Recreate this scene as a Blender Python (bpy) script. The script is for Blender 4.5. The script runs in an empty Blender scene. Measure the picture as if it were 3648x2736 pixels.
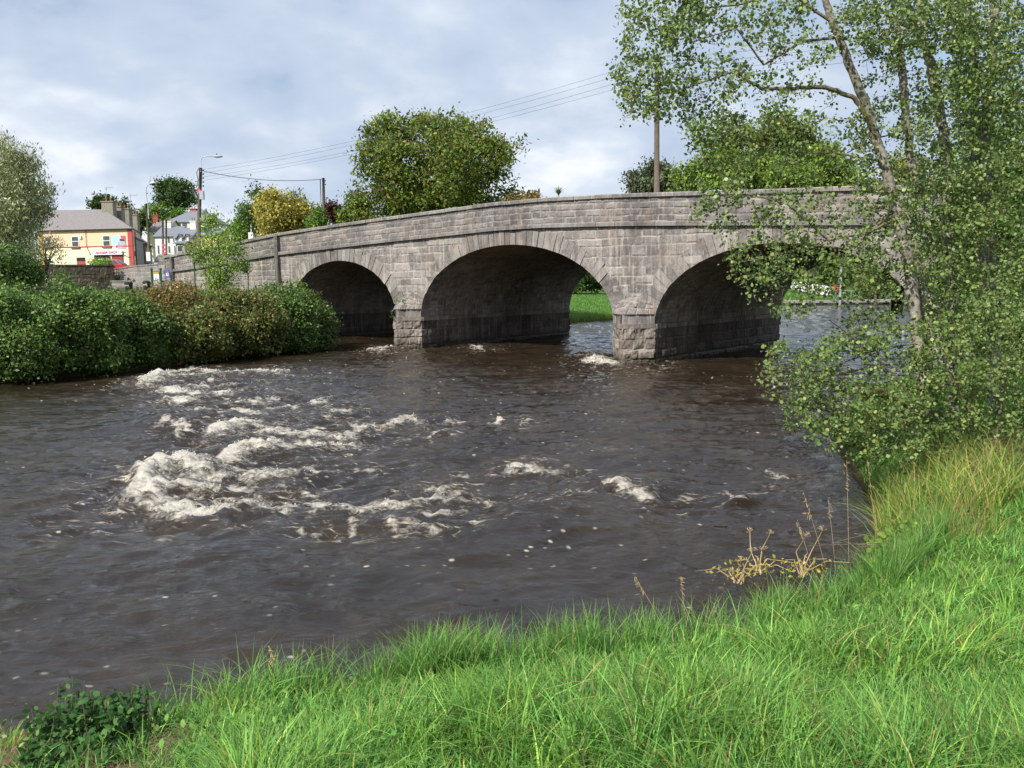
import bpy, math, random
import numpy as np
from mathutils import Matrix, Vector
rng = np.random.default_rng(7); random.seed(7)
sc = bpy.context.scene; COL = sc.collection
PI = math.pi
# ------------------------------------------------------------------ camera model (full-size photo pixels)
H = 3.4; FP = 3000.; PIT = math.atan(368.5/FP); ROLL = .0084
Fv = np.array([0, math.cos(PIT), -math.sin(PIT)]); U0 = np.array([0, math.sin(PIT), math.cos(PIT)]); R0 = np.array([1., 0, 0])
Rv = R0*math.cos(ROLL)-U0*math.sin(ROLL); Uv = U0*math.cos(ROLL)+R0*math.sin(ROLL)
CAM = np.array([0, 0, H])
def ray(x, y): return Fv*FP+Rv*(x-1824)+Uv*(1368-y)
def atz(x, y, z=0.):
    d = ray(x, y); return CAM+d*(z-H)/d[2]
def aty(x, y, Y):
    d = ray(x, y); return CAM+d*Y/d[1]
K = 3648/2212.
def aq(x, y, Y): return aty(x*K, y*K, Y)
cd = bpy.data.cameras.new('camera'); cam = bpy.data.objects.new('camera', cd); COL.objects.link(cam)
cd.sensor_width = 36; cd.lens = FP/3648*36; cd.clip_end = 3000; cd.clip_start = .05
m = Matrix.Identity(4)
for i in range(3): m[i][0] = Rv[i]; m[i][1] = Uv[i]; m[i][2] = -Fv[i]; m[i][3] = CAM[i]
cam.matrix_world = m; sc.camera = cam
# ------------------------------------------------------------------ noise
def _h(ix, iy, iz, seed):
    n = (ix*374761393+iy*668265263+iz*2147483647+seed*1274126177) & 0xffffffff
    n = ((n ^ (n >> 13))*1274126177) & 0xffffffff
    n = ((n ^ (n >> 16))*2246822519) & 0xffffffff
    return ((n ^ (n >> 15)) & 0xffffff)/float(0xffffff)
def vnoise(x, y, z=0., seed=0):
    x = np.asarray(x, float); y = np.asarray(y, float); z = np.zeros_like(x)+z
    ix = np.floor(x).astype(np.int64); iy = np.floor(y).astype(np.int64); iz = np.floor(z).astype(np.int64)
    fx = x-ix; fy = y-iy; fz = z-iz
    fx = fx*fx*(3-2*fx); fy = fy*fy*(3-2*fy); fz = fz*fz*(3-2*fz)
    r = 0
    for a in (0, 1):
        for b in (0, 1):
            for c in (0, 1):
                r = r+_h(ix+a, iy+b, iz+c, seed)*(fx if a else 1-fx)*(fy if b else 1-fy)*(fz if c else 1-fz)
    return r
def fbm(x, y, z=0., seed=0, o=4, g=.5):
    r = 0; A = 1; S = 0; f = 1.
    for k in range(o):
        r = r+A*vnoise(np.asarray(x)*f, np.asarray(y)*f, np.asarray(z)*f, seed+k*17); S += A; A *= g; f *= 2.03
    return r/S
def sstep(a, b, x): t = np.clip((x-a)/(b-a), 0, 1); return t*t*(3-2*t)
# ------------------------------------------------------------------ objects
def link(o, parent=None):
    COL.objects.link(o)
    if parent is not None: o.parent = parent
    return o
def tag(o, label=None, cat=None, group=None, kind=None):
    if label: o['label'] = label
    if cat: o['category'] = cat
    if group: o['group'] = group
    if kind: o['kind'] = kind
    return o
def empty(name, loc, label, cat, group=None):
    o = bpy.data.objects.new(name, None); o.location = loc; o.empty_display_size = .3
    return tag(link(o), label, cat, group)
def npmesh(name, V, Fs, mat, parent=None, col=None, smooth=False, mats=None):
    """V (n,3) world coordinates; Fs list of (m,k) index arrays."""
    if not isinstance(Fs, (list, tuple)): Fs = [Fs]
    V = np.asarray(V, float).copy()
    if parent is not None:
        off = np.zeros(3); p = parent
        while p is not None: off += np.array(p.location); p = p.parent
        V -= off
    Fs = [np.asarray(f, np.int64) for f in Fs if len(f)]
    me = bpy.data.meshes.new(name)
    me.vertices.add(len(V)); me.vertices.foreach_set('co', V.astype(np.float32).ravel())
    nl = sum(f.size for f in Fs); npol = sum(len(f) for f in Fs)
    me.loops.add(nl); me.polygons.add(npol)
    me.loops.foreach_set('vertex_index', np.concatenate([f.ravel() for f in Fs]).astype(np.int32))
    tot = np.concatenate([np.full(len(f), f.shape[1]) for f in Fs]); st = np.concatenate([[0], np.cumsum(tot)[:-1]])
    me.polygons.foreach_set('loop_start', st.astype(np.int32)); me.polygons.foreach_set('loop_total', tot.astype(np.int32))
    me.polygons.foreach_set('use_smooth', np.full(npol, smooth))
    if col is not None:
        a = me.color_attributes.new('Col', 'FLOAT_COLOR', 'POINT')
        c = np.ones((len(V), 4), np.float32); c[:, :col.shape[1]] = col; a.data.foreach_set('color', c.ravel())
    me.update(calc_edges=True); me.validate()
    me.materials.append(mat)
    return link(bpy.data.objects.new(name, me), parent)
class MB:
    def __init__(s): s.V = []; s.F = {}; s.C = []; s.n = 0
    def add(s, V, F, c=None):
        V = np.asarray(V, float)
        for f in (F if isinstance(F, (list, tuple)) and len(F) and hasattr(F[0], 'ndim') else [np.asarray(F)]):
            s.F.setdefault(f.shape[1], []).append(f+s.n)
        s.V.append(V); s.n += len(V)
        c = np.ones((len(V), 3))*(1. if c is None else np.asarray(c)); s.C.append(c)
    def box(s, o, a, b, c, col=None):
        """o corner, a b c edge vectors (right handed)"""
        o, a, b, c = [np.asarray(q, float) for q in (o, a, b, c)]
        V = [o, o+a, o+a+b, o+b, o+c, o+a+c, o+a+b+c, o+b+c]
        s.add(V, np.array([[0, 3, 2, 1], [4, 5, 6, 7], [0, 1, 5, 4], [1, 2, 6, 5], [2, 3, 7, 6], [3, 0, 4, 7]]), col)
    def cbox(s, c, d, rz=0., col=None):
        """centre of base, sizes"""
        ca, sa = math.cos(rz), math.sin(rz); ex = np.array([ca, sa, 0]); ey = np.array([-sa, ca, 0])
        s.box(np.asarray(c, float)-ex*d[0]/2-ey*d[1]/2, ex*d[0], ey*d[1], [0, 0, d[2]], col)
    def tube(s, P, R, n=7, cap=True, col=None):
        P = np.asarray(P, float); R = np.zeros(len(P))+R
        T = np.gradient(P, axis=0); T /= np.linalg.norm(T, axis=1)[:, None]+1e-9
        ref = np.array([0, 0, 1.]) if abs(T[:, 2]).mean() < .8 else np.array([1., 0, 0])
        A = np.cross(T, ref); A /= np.linalg.norm(A, axis=1)[:, None]+1e-9; B = np.cross(T, A)
        th = np.arange(n)*2*PI/n
        V = P[:, None]+R[:, None, None]*(A[:, None]*np.cos(th)[None, :, None]+B[:, None]*np.sin(th)[None, :, None])
        k = len(P); i = np.arange(k-1)[:, None]*n; j = np.arange(n)[None]; j2 = (j+1) % n
        F = np.stack([i+j, i+j2, i+n+j2, i+n+j], -1).reshape(-1, 4)
        fs = [F]
        if cap: fs.append(np.array([np.arange(n), (k-1)*n+np.arange(n)[::-1]]))
        s.add(V.reshape(-1, 3), fs, col)
    def poly(s, V, col=None): s.add(V, np.arange(len(V))[None], col)
    def ball(s, c, r, n=10, m_=6, col=None):
        c = np.asarray(c, float); r = np.zeros(3)+r
        ph = np.linspace(.02, PI-.02, m_)[:, None]; th = np.arange(n)[None]*2*PI/n
        V = np.stack([np.sin(ph)*np.cos(th), np.sin(ph)*np.sin(th), np.cos(ph)+0*th], -1)*r+c
        i = np.arange(m_-1)[:, None]*n; j = np.arange(n)[None]; j2 = (j+1) % n
        s.add(V.reshape(-1, 3), np.stack([i+j, i+n+j, i+n+j2, i+j2], -1).reshape(-1, 4), col)
    def build(s, name, mat, parent=None, smooth=False, colors=False):
        if not s.n: return None
        V = np.concatenate(s.V); Fs = [np.concatenate(v) for v in s.F.values()]
        return npmesh(name, V, Fs, mat, parent, np.concatenate(s.C) if colors else None, smooth)
# ------------------------------------------------------------------ materials
class NT:
    def __init__(s, name):
        s.m = bpy.data.materials.new(name); s.m.use_nodes = True; s.t = s.m.node_tree; s.t.nodes.clear()
        s.out = s.t.nodes.new('ShaderNodeOutputMaterial')
    def n(s, ty, **k):
        nd = s.t.nodes.new('ShaderNode'+ty)
        for a, v in k.items():
            if a.startswith('i_'):
                key = a[2:].replace('_', ' ')
                key = int(key) if key.isdigit() else key
                s.set(nd.inputs[key], v)
            else: setattr(nd, a, v)
        return nd
    def set(s, sock, v):
        if isinstance(v, bpy.types.NodeSocket): s.t.links.new(v, sock)
        elif isinstance(v, (tuple, list)) and len(v) == 3 and sock.type == 'RGBA': sock.default_value = (*v, 1)
        else: sock.default_value = v
    def math(s, op, a, b=0., c=None, clamp=False):
        nd = s.n('Math', operation=op, use_clamp=clamp); s.set(nd.inputs[0], a); s.set(nd.inputs[1], b)
        if c is not None: s.set(nd.inputs[2], c)
        return nd.outputs[0]
    def mix(s, f, a, b, bt='MIX'):
        nd = s.n('Mix', data_type='RGBA', blend_type=bt); s.set(nd.inputs[0], f); s.set(nd.inputs[6], a); s.set(nd.inputs[7], b)
        return nd.outputs[2]
    def coord(s, scale=(1, 1, 1), loc=(0, 0, 0), kind='Object'):
        tc = s.n('TexCoord'); mp = s.n('Mapping'); s.set(mp.inputs[0], tc.outputs[kind]); mp.inputs[3].default_value = scale; mp.inputs[1].default_value = loc
        return mp.outputs[0]
    def noise(s, v, scale, detail=4, rough=.55, dist=0.):
        nd = s.n('TexNoise'); s.set(nd.inputs['Vector'], v); nd.inputs['Scale'].default_value = scale; nd.inputs['Detail'].default_value = detail
        nd.inputs['Roughness'].default_value = rough; nd.inputs['Distortion'].default_value = dist
        return nd.outputs[0]
    def rng(s, v, a, b, c=0., d=1.):
        nd = s.n('MapRange'); s.set(nd.inputs[0], v); nd.inputs[1].default_value = a; nd.inputs[2].default_value = b; nd.inputs[3].default_value = c; nd.inputs[4].default_value = d
        return nd.outputs[0]
    def bump(s, h, strength=.3, dist=.02):
        nd = s.n('Bump'); s.set(nd.inputs['Height'], h); nd.inputs['Strength'].default_value = strength; nd.inputs['Distance'].default_value = dist
        return nd.outputs[0]
    def bsdf(s, col, rough=.8, normal=None, spec=.3, metal=0.):
        p = s.n('BsdfPrincipled'); s.set(p.inputs['Base Color'], col); s.set(p.inputs['Roughness'], rough); p.inputs['Specular IOR Level'].default_value = spec
        p.inputs['Metallic'].default_value = metal
        if normal is not None: s.set(p.inputs['Normal'], normal)
        return p
    def done(s, sh): s.t.links.new(sh, s.out.inputs[0]); return s.m
def plain(name, col, rough=.7, var=.25, scale=6., spec=.3, metal=0., bump=.15):
    t = NT(name); v = t.coord(); n = t.noise(v, scale, 5, .6)
    n2 = t.noise(t.coord((1, 1, .15)), scale*1.5, 4)
    f = t.math('ADD', t.math('MULTIPLY', n, .6), t.math('MULTIPLY', n2, .4))
    c = t.mix(t.rng(f, .3, .7), tuple(np.array(col)*(1-var)), tuple(np.minimum(np.array(col)*(1+var), .95)))
    return t.done(t.bsdf(c, rough, t.bump(n, bump, .01), spec, metal).outputs[0])
def stone(name, dark, light, mortar, warm=(.3, .22, .16), lichen=.5, streak=.5, bump=.6, mort=1.):
    t = NT(name); v = t.coord(); at = t.n('VertexColor', layer_name='Col'); sp = t.n('SeparateColor'); t.set(sp.inputs[0], at.outputs[0])
    n1 = t.noise(v, 1.1, 5, .6); n2 = t.noise(v, 9, 6, .65); n3 = t.noise(v, 34, 4, .6)
    f = t.math('ADD', t.math('MULTIPLY', n1, .5), t.math('MULTIPLY', n2, .5)); f = t.math('ADD', f, t.math('MULTIPLY', t.math('SUBTRACT', sp.outputs[0], .5), .26))
    c = t.mix(t.rng(f, .3, .72), dark, light)
    bg = t.rng(t.noise(t.coord((.8, .8, .55), (2, 8, 1)), .55, 6, .62, .6), .46, .66, 0, .62); c = t.mix(bg, c, tuple(np.array(dark)*.7))
    w = t.rng(t.noise(t.coord((1, 1, 1), (9, 3, 5)), .9, 4), .52, .72, 0, .45); c = t.mix(w, c, warm)
    sv = t.coord((2.6, 2.6, .22)); st = t.rng(t.noise(sv, 2.2, 5, .6, .3), .52, .7, 0, streak); c = t.mix(st, c, tuple(np.array(light)*1.45))
    st2 = t.rng(t.noise(t.coord((2.2, 2.2, .2), (4, 7, 1)), 1.7, 5, .6), .55, .72, 0, streak); c = t.mix(st2, c, tuple(np.array(dark)*.55))
    mm = t.math('MULTIPLY', sp.outputs[1], t.rng(t.noise(v, 2.4, 4), .42, .6, .08*mort, mort*.8)); c = t.mix(mm, c, mortar)
    li = t.rng(t.noise(v, 17, 3, .5), .62, .69, 0, lichen); li = t.math('MULTIPLY', li, t.rng(t.noise(v, 1.3, 3), .45, .6)); c = t.mix(li, c, (.55, .54, .5))
    ws = t.rng(t.noise(t.coord((7, 7, .9), (1, 2, 3)), 2.6, 4, .6), .62, .70, 0, streak*1.3); ws = t.math('MULTIPLY', ws, t.rng(t.noise(v, 1.7, 3), .5, .62)); c = t.mix(ws, c, (.58, .55, .52))
    h = t.math('ADD', t.math('MULTIPLY', n2, .6), t.math('MULTIPLY', n3, .4))
    zz = t.n('SeparateXYZ'); t.set(zz.inputs[0], v); wet = t.rng(t.math('ADD', zz.outputs[2], t.math('MULTIPLY', n1, .35)), .62, .34, 0, .72); c = t.mix(wet, c, tuple(np.array(dark)*.32*np.array([.9, 1, .7])))
    return t.done(t.bsdf(c, t.rng(wet, 0, .7, .9, .45), t.bump(h, bump, .03), .2).outputs[0])
def leafmat(name, trans=.35, rough=.45, spec=.35):
    t = NT(name); at = t.n('VertexColor', layer_name='Col'); c = at.outputs[0]
    p = t.bsdf(c, rough, None, spec); tr = t.n('BsdfTranslucent'); t.set(tr.inputs[0], t.mix(.35, c, (.9, .95, .25), 'MULTIPLY') if False else c)
    mx = t.n('MixShader'); mx.inputs[0].default_value = trans; t.t.links.new(p.outputs[0], mx.inputs[1]); t.t.links.new(tr.outputs[0], mx.inputs[2])
    return t.done(mx.outputs[0])
def bark(name, dark, light, sc_=7.):
    t = NT(name); v = t.coord((1, 1, .45)); n = t.noise(v, sc_, 6, .65); n2 = t.noise(t.coord(), 2.2, 4)
    n3 = t.noise(t.coord((1, 1, 2.2)), sc_*1.8, 4)
    c = t.mix(t.rng(t.math('ADD', t.math('MULTIPLY', n, .6), t.math('MULTIPLY', n3, .4)), .4, .62), dark, light)
    c = t.mix(t.rng(n2, .5, .68, 0, .6), c, (.09, .10, .04))
    return t.done(t.bsdf(c, .9, t.bump(n, .7, .03), .15).outputs[0])
M = {}
M['stone'] = stone('bridge_stone', (.112, .102, .095), (.36, .328, .302), (.42, .38, .345))
M['parapet'] = stone('parapet_stone', (.098, .09, .087), (.29, .266, .25), (.38, .34, .31), streak=.35)
M['coping'] = stone('coping_stone', (.16, .15, .14), (.36, .335, .31), (.2, .18, .16), lichen=.8, mort=.5)
M['rough'] = stone('rusticated_stone', (.125, .105, .09), (.35, .30, .26), (.36, .31, .27), streak=.3)
M['vault'] = stone('vault_stone', (.15, .125, .105), (.46, .39, .33), (.33, .28, .23), warm=(.2, .13, .09), lichen=.1, streak=.6, mort=.5)
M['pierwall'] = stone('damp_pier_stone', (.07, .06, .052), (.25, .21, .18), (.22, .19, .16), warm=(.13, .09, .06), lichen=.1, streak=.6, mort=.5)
M['pilaster'] = stone('shaded_pilaster_stone', (.07, .064, .064), (.19, .17, .16), (.2, .18, .16), lichen=.2)  # darker than the wall stone: shade of the right-hand sides put into the colour
M['wallgrey'] = stone('rendered_wall_stone', (.19, .175, .165), (.33, .30, .285), (.4, .37, .34), streak=.3)
M['walldark'] = stone('dark_wall_stone', (.035, .03, .024), (.115, .09, .07), (.2, .17, .14), warm=(.06, .06, .02), lichen=.1)  # very dark brown stone with olive patches
M['leaf'] = leafmat('leaf', .35, .55, .2); M['gloss'] = leafmat('glossy_leaf', .32, .45, .38); M['blade'] = leafmat('grass_blade', .42, .55, .2)
M['bark'] = bark('alder_bark', (.09, .075, .06), (.42, .375, .32)); M['bark2'] = bark('dark_bark', (.035, .028, .022), (.12, .1, .08)); M['twig'] = bark('twig_bark', (.09, .07, .05), (.26, .21, .15), 15)
M['white'] = plain('white_paint', (.78, .77, .73), .6, .08); M['cream'] = plain('cream_render', (.82, .74, .5), .8, .07, 1.5); M['peach'] = plain('peach_render', (.78, .54, .37), .8, .07, 1.5)
M['red'] = plain('red_paint', (.42, .075, .075), .5, .15); M['maroon'] = plain('maroon_paint', (.26, .05, .05), .6, .2)
M['slate'] = plain('slate_roof', (.19, .2, .23), .6, .3, 3.); M['tileroof'] = plain('weathered_roof', (.215, .195, .19), .8, .22, 3.5); M['greyrender'] = plain('grey_render', (.34, .34, .31), .85, .15, 2)
M['offwhite'] = plain('offwhite_render', (.72, .72, .70), .8, .08, 1.5); M['bluewhite'] = plain('pale_blue_render', (.5, .54, .6), .8, .12, 1.5); M['beige'] = plain('beige_render', (.42, .33, .22), .8, .15, 1.5)
M['yellow'] = plain('yellow_render', (.76, .62, .26), .8, .08, 1.5); M['ochre'] = plain('ochre_paint', (.6, .33, .06), .7, .15)
M['chim'] = plain('chimney_render', (.26, .23, .18), .9, .3, 4); M['pot'] = plain('terracotta', (.30, .14, .09), .8, .2); M['brick'] = plain('red_brick', (.30, .09, .06), .85, .3)
M['glass'] = plain('window_glass', (.07, .08, .1), .12, .5, 2, .8, 0, 0); M['dark'] = plain('dark_opening', (.02, .02, .022), .5, .3)
M['wood'] = plain('weathered_pole_wood', (.13, .10, .08), .9, .35, 5); M['galv'] = plain('galvanised_steel', (.42, .44, .46), .45, .12, 4, .5, .4); M['lampgrey'] = plain('lamp_housing', (.36, .4, .44), .4, .1)
M['black'] = plain('black_plastic', (.02, .02, .022), .5, .2); M['green'] = plain('green_paint', (.03, .09, .06), .5, .2); M['blue'] = plain('blue_sign', (.06, .13, .5), .4, .1)
M['carred'] = plain('red_car_paint', (.5, .02, .03), .25, .05, 2, .6, 0, 0); M['cardark'] = plain('dark_car_paint', (.03, .035, .045), .25, .1, 2, .6, 0, 0); M['rubber'] = plain('tyre_rubber', (.02, .02, .02), .8, .1)
M['boardgreen'] = plain('grey_green_board', (.13, .16, .13), .5, .1); M['asphalt'] = plain('asphalt', (.055, .055, .058), .9, .2, 8); M['alu'] = plain('white_aluminium', (.88, .89, .9), .4, .05, 3)
M['deckwood'] = plain('pontoon_deck', (.3, .28, .25), .85, .2, 5); M['lilac'] = plain('shop_sign_panel', (.78, .78, .86), .5, .04); M['crimson'] = plain('sign_lettering', (.55, .05, .12), .6, .05)
M['skyblue'] = plain('poster_pale_blue', (.42, .6, .8), .4, .15, 2); M['posterpink'] = plain('poster_red', (.75, .1, .16), .4, .15, 2); M['purplegrey'] = plain('poster_grey', (.45, .4, .45), .4, .2)
M['cable'] = plain('cable_rubber', (.10, .105, .12), .6, .1); M['log'] = bark('rotting_log', (.09, .045, .025), (.3, .17, .09), 9); M['straw'] = plain('dry_stalk', (.45, .33, .17), .8, .25, 9)
# ------------------------------------------------------------------ bridge frame
B1 = np.array([-4.584, 43.028, 0]); DV = np.array([.769, -.63925, 0]); NV = np.array([-.63925, -.769, 0])   # NV points out of the near face
def bp(s, t, z):
    s, t, z = np.broadcast_arrays(np.asarray(s, float), np.asarray(t, float), np.asarray(z, float))
    return B1+DV*s[..., None]-NV*t[..., None]+np.array([0, 0, 1.])*z[..., None]
def st_of(x, y):
    dx = np.asarray(x)-B1[0]; dy = np.asarray(y)-B1[1]; return dx*DV[0]+dy*DV[1], -(dx*NV[0]+dy*NV[1])
BW = 12.8
def ztop(s): return np.interp(s, [-25.2, -21.2, -12.06, -7.6, -3, 1.7, 5.1, 7.8, 11.3, 14.2, 18, 21.8, 30], [5.3, 5.56, 6.29, 6.5, 6.7, 6.87, 7.0, 7.01, 6.92, 6.81, 6.64, 6.47, 6.0])
def zstr(s): return ztop(s)-np.interp(s, [-25, -12, 30], [1.19, 1.31, 1.33])      # underside of the string course
ARCH = [(-6.43, 4.58, 2.98), (5.8, 5.8, 3.45), (18.6, 5.03, 3.1)]; SPR = 1.6
def intr(s):
    z = np.full(np.shape(s), SPR)
    for c, a, b in ARCH:
        q = (s-c)/a; z = np.where(abs(q) < 1, SPR+b*np.sqrt(np.maximum(0, 1-q*q)), z)
    return z
def blocks(u, v, bounds, wmin, wmax, seed):
    """distance to the nearest joint and a random value per block"""
    r = np.random.default_rng(seed); ci = np.clip(np.searchsorted(bounds, v)-1, 0, len(bounds)-2)
    dv = np.minimum(v-bounds[ci], bounds[ci+1]-v); d = dv.copy(); tone = np.zeros_like(u)
    u0, u1 = u.min()-3, u.max()+3
    for c in range(len(bounds)-1):
        w = r.uniform(wmin, wmax, int((u1-u0)/wmin)+3); e = u0+np.cumsum(w)-r.uniform(0, wmax); rt = r.random(len(e)+1)
        mk = ci == c
        if not mk.any(): continue
        k = np.clip(np.searchsorted(e, u[mk]), 1, len(e)-1)
        d[mk] = np.minimum(d[mk], np.minimum(u[mk]-e[k-1], e[k]-u[mk])); tone[mk] = rt[k]
    return d, tone
def courses(a, b, h0, h1, seed):
    r = np.random.default_rng(seed); L = [a]
    while L[-1] < b: L.append(L[-1]+r.uniform(h0, h1))
    return np.array(L)
def gridfaces(nu, nv, flip=False):
    i = np.arange(nu-1)[:, None]*nv; j = np.arange(nv-1)[None]
    F = np.stack([i+j, i+nv+j, i+nv+j+1, i+j+1], -1).reshape(-1, 4)
    return F[:, ::-1] if flip else F
def sheet(mb, U, V, P, N, bounds, wmin, wmax, seed, relief=.024, rough=.02, joint=.028, flip=False, rfreq=6., fade=None):
    """P (nu,nv,3) base positions; N outward normals; U,V masonry coordinates"""
    wu = (fbm(U*2.1, V*2.1, seed=seed+5, o=3)-.5)*.09; wv = (fbm(U*1.7+9, V*2.3, seed=seed+6, o=3)-.5)*.075
    d, tone = blocks((U+wu).ravel(), (V+wv).ravel(), bounds, wmin, wmax, seed)
    d = d.reshape(U.shape); tone = tone.reshape(U.shape); mort = 1-sstep(joint*.5, joint*1.5, d)
    nn = fbm(P[..., 0]*rfreq, P[..., 1]*rfreq, P[..., 2]*rfreq, seed, 3)-.5
    D = relief*sstep(0, joint*2.2, d)+(1-mort)*(rough*2*nn+(tone-.5)*relief*1.2)
    if fade is not None: D = D*fade
    Q = P+N*D[..., None]
    mb.add(Q.reshape(-1, 3), gridfaces(U.shape[0], U.shape[1], flip), np.stack([tone, mort, 0*tone], -1).reshape(-1, 3))
def vsheet(mb, su, lo, hi, nv, t, bounds, wmin, wmax, seed, vref=None, **k):
    """a sheet on the plane t=const between lo(s) and hi(s)"""
    w = np.linspace(0, 1, nv)[None]; z = lo(su)[:, None]*(1-w)+hi(su)[:, None]*w; S = su[:, None]+0*z
    P = bp(S, t+0*S, z); N = np.broadcast_to(NV if not k.get('flip') else -NV, P.shape)
    V = z if vref is None else z-vref(S)
    sheet(mb, S, V, P, N, bounds, wmin, wmax, seed, **k)
bridge = empty('stone_bridge', tuple(bp(5.8, 0, 0)), 'grey stone road bridge of three arches crossing the brown river', 'bridge')
cst = lambda q: (lambda s: np.full(np.shape(s), float(q)))
# spandrels
ss = [np.arange(-11.0, 23.63, .06)]
for c, a, b in ARCH: ss.append(c+a*np.cos(np.linspace(0, PI, 140)))
ss = np.unique(np.round(np.concatenate(ss), 3)); bs = courses(-1, 7, .28, .46, 3)
mb = MB()
vsheet(mb, ss, intr, zstr, 64, 0, bs, .42, 1.15, 5)
vsheet(mb, np.arange(23.63, 33, .07), cst(-.6), zstr, 120, 0, bs, .35, .95, 6)
mb.build('spandrel_wall', M['stone'], bridge, colors=True)
mb = MB(); vsheet(mb, np.arange(-25.3, -10.98, .055), cst(-.6), zstr, 110, 0, courses(-1, 7, .2, .36, 4), .22, .6, 8); mb.build('approach_wall', M['stone'], bridge, colors=True)
mb = MB(); s2 = ss[::3]; vsheet(mb, s2, intr, zstr, 14, BW, bs, .35, .95, 5, flip=True)
for a_, b_ in ((-25.3, -10.98), (23.63, 33)): vsheet(mb, np.arange(a_, b_, .2), cst(-.6), zstr, 16, BW, bs, .35, .95, 6, flip=True)
mb.build('far_spandrel_wall', M['stone'], bridge, colors=True)
# parapets, string courses, copings
for t0, sg, nm, res in ((0, 1, '', .05), (BW, -1, 'far_', .2)):
    mb = MB(); su = np.arange(-25.3, 33, res); pb = np.array([-.05, .2, .46, .74, 1.0, 1.3])
    vsheet(mb, su, lambda s: zstr(s)+.19, lambda s: ztop(s)-.15, 26 if sg > 0 else 4, t0+sg*.02, pb, .35, .8, 12, vref=zstr, flip=sg < 0, relief=.025, rough=.018)
    z0 = zstr(su)+.1; z1 = ztop(su)-.1
    P = bp(np.repeat(su, 2), t0+sg*.42, np.stack([z0, z1], -1).ravel()); mb.add(P, gridfaces(len(su), 2, sg > 0), [.5, 0, 0])
    mb.build(nm+'parapet_wall', M['parapet'], bridge, colors=True)
    mb = MB(); e = np.arange(-25.35, 33, .95)
    for k in range(len(e)-1):
        a, b = e[k], e[k+1]-.012; j = random.uniform(-.008, .008); sk = np.linspace(a, b, 3)
        pr = [(.175, .02), (.175, .15), (.13, .2), (-.3, .2), (-.3, 0)]
        V = np.concatenate([bp(s_, np.array([t0-sg*(q[0]+j) for q in pr]), zstr(s_)+np.array([q[1] for q in pr])) for s_ in sk])
        n5 = 5; F = [[i*n5+q, i*n5+(q+1) % n5, (i+1)*n5+(q+1) % n5, (i+1)*n5+q] for i in range(2) for q in range(n5)]
        tn = random.random(); mb.add(V, [np.array(F)[:, ::sg], np.array([[0, 1, 2, 3, 4], [14, 13, 12, 11, 10]])[:, ::-sg]], [tn, 0, 0])
    mb.build(nm+'string_course', M['parapet'], bridge, colors=True)
    mb = MB(); s_ = -25.4; rr = random.Random(3)
    while s_ < 33:
        L = rr.uniform(.7, 1.25); a, b = s_, s_+L-.015; j = rr.uniform(-.012, .012); jz = rr.uniform(-.008, .012)
        pr = [(.10, -.145), (.12, -.02), (.08, .01), (-.2, .035), (-.47, .0), (-.5, -.16)]
        V = np.concatenate([bp(q_, np.array([t0-sg*(q[0]+j) for q in pr]), ztop(q_)+np.array([q[1]+jz for q in pr])) for q_ in (a, b)])
        F = [[q, (q+1) % 6, 6+(q+1) % 6, 6+q] for q in range(6)]
        mb.add(V, [np.array(F)[:, ::sg], np.array([[0, 1, 2, 3, 4, 5], [11, 10, 9, 8, 7, 6]])[:, ::-sg]], [rr.random(), 0, 0]); s_ += L
    mb.build(nm+'coping', M['coping'], bridge, colors=True)
# pilasters
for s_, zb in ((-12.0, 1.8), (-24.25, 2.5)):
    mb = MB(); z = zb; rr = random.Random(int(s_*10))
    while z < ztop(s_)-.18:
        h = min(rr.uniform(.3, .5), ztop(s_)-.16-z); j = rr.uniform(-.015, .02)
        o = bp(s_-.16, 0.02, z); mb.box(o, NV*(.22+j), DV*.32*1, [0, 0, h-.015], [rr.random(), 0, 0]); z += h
    mb.build('pilaster', M['pilaster'], bridge, colors=True)
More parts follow.
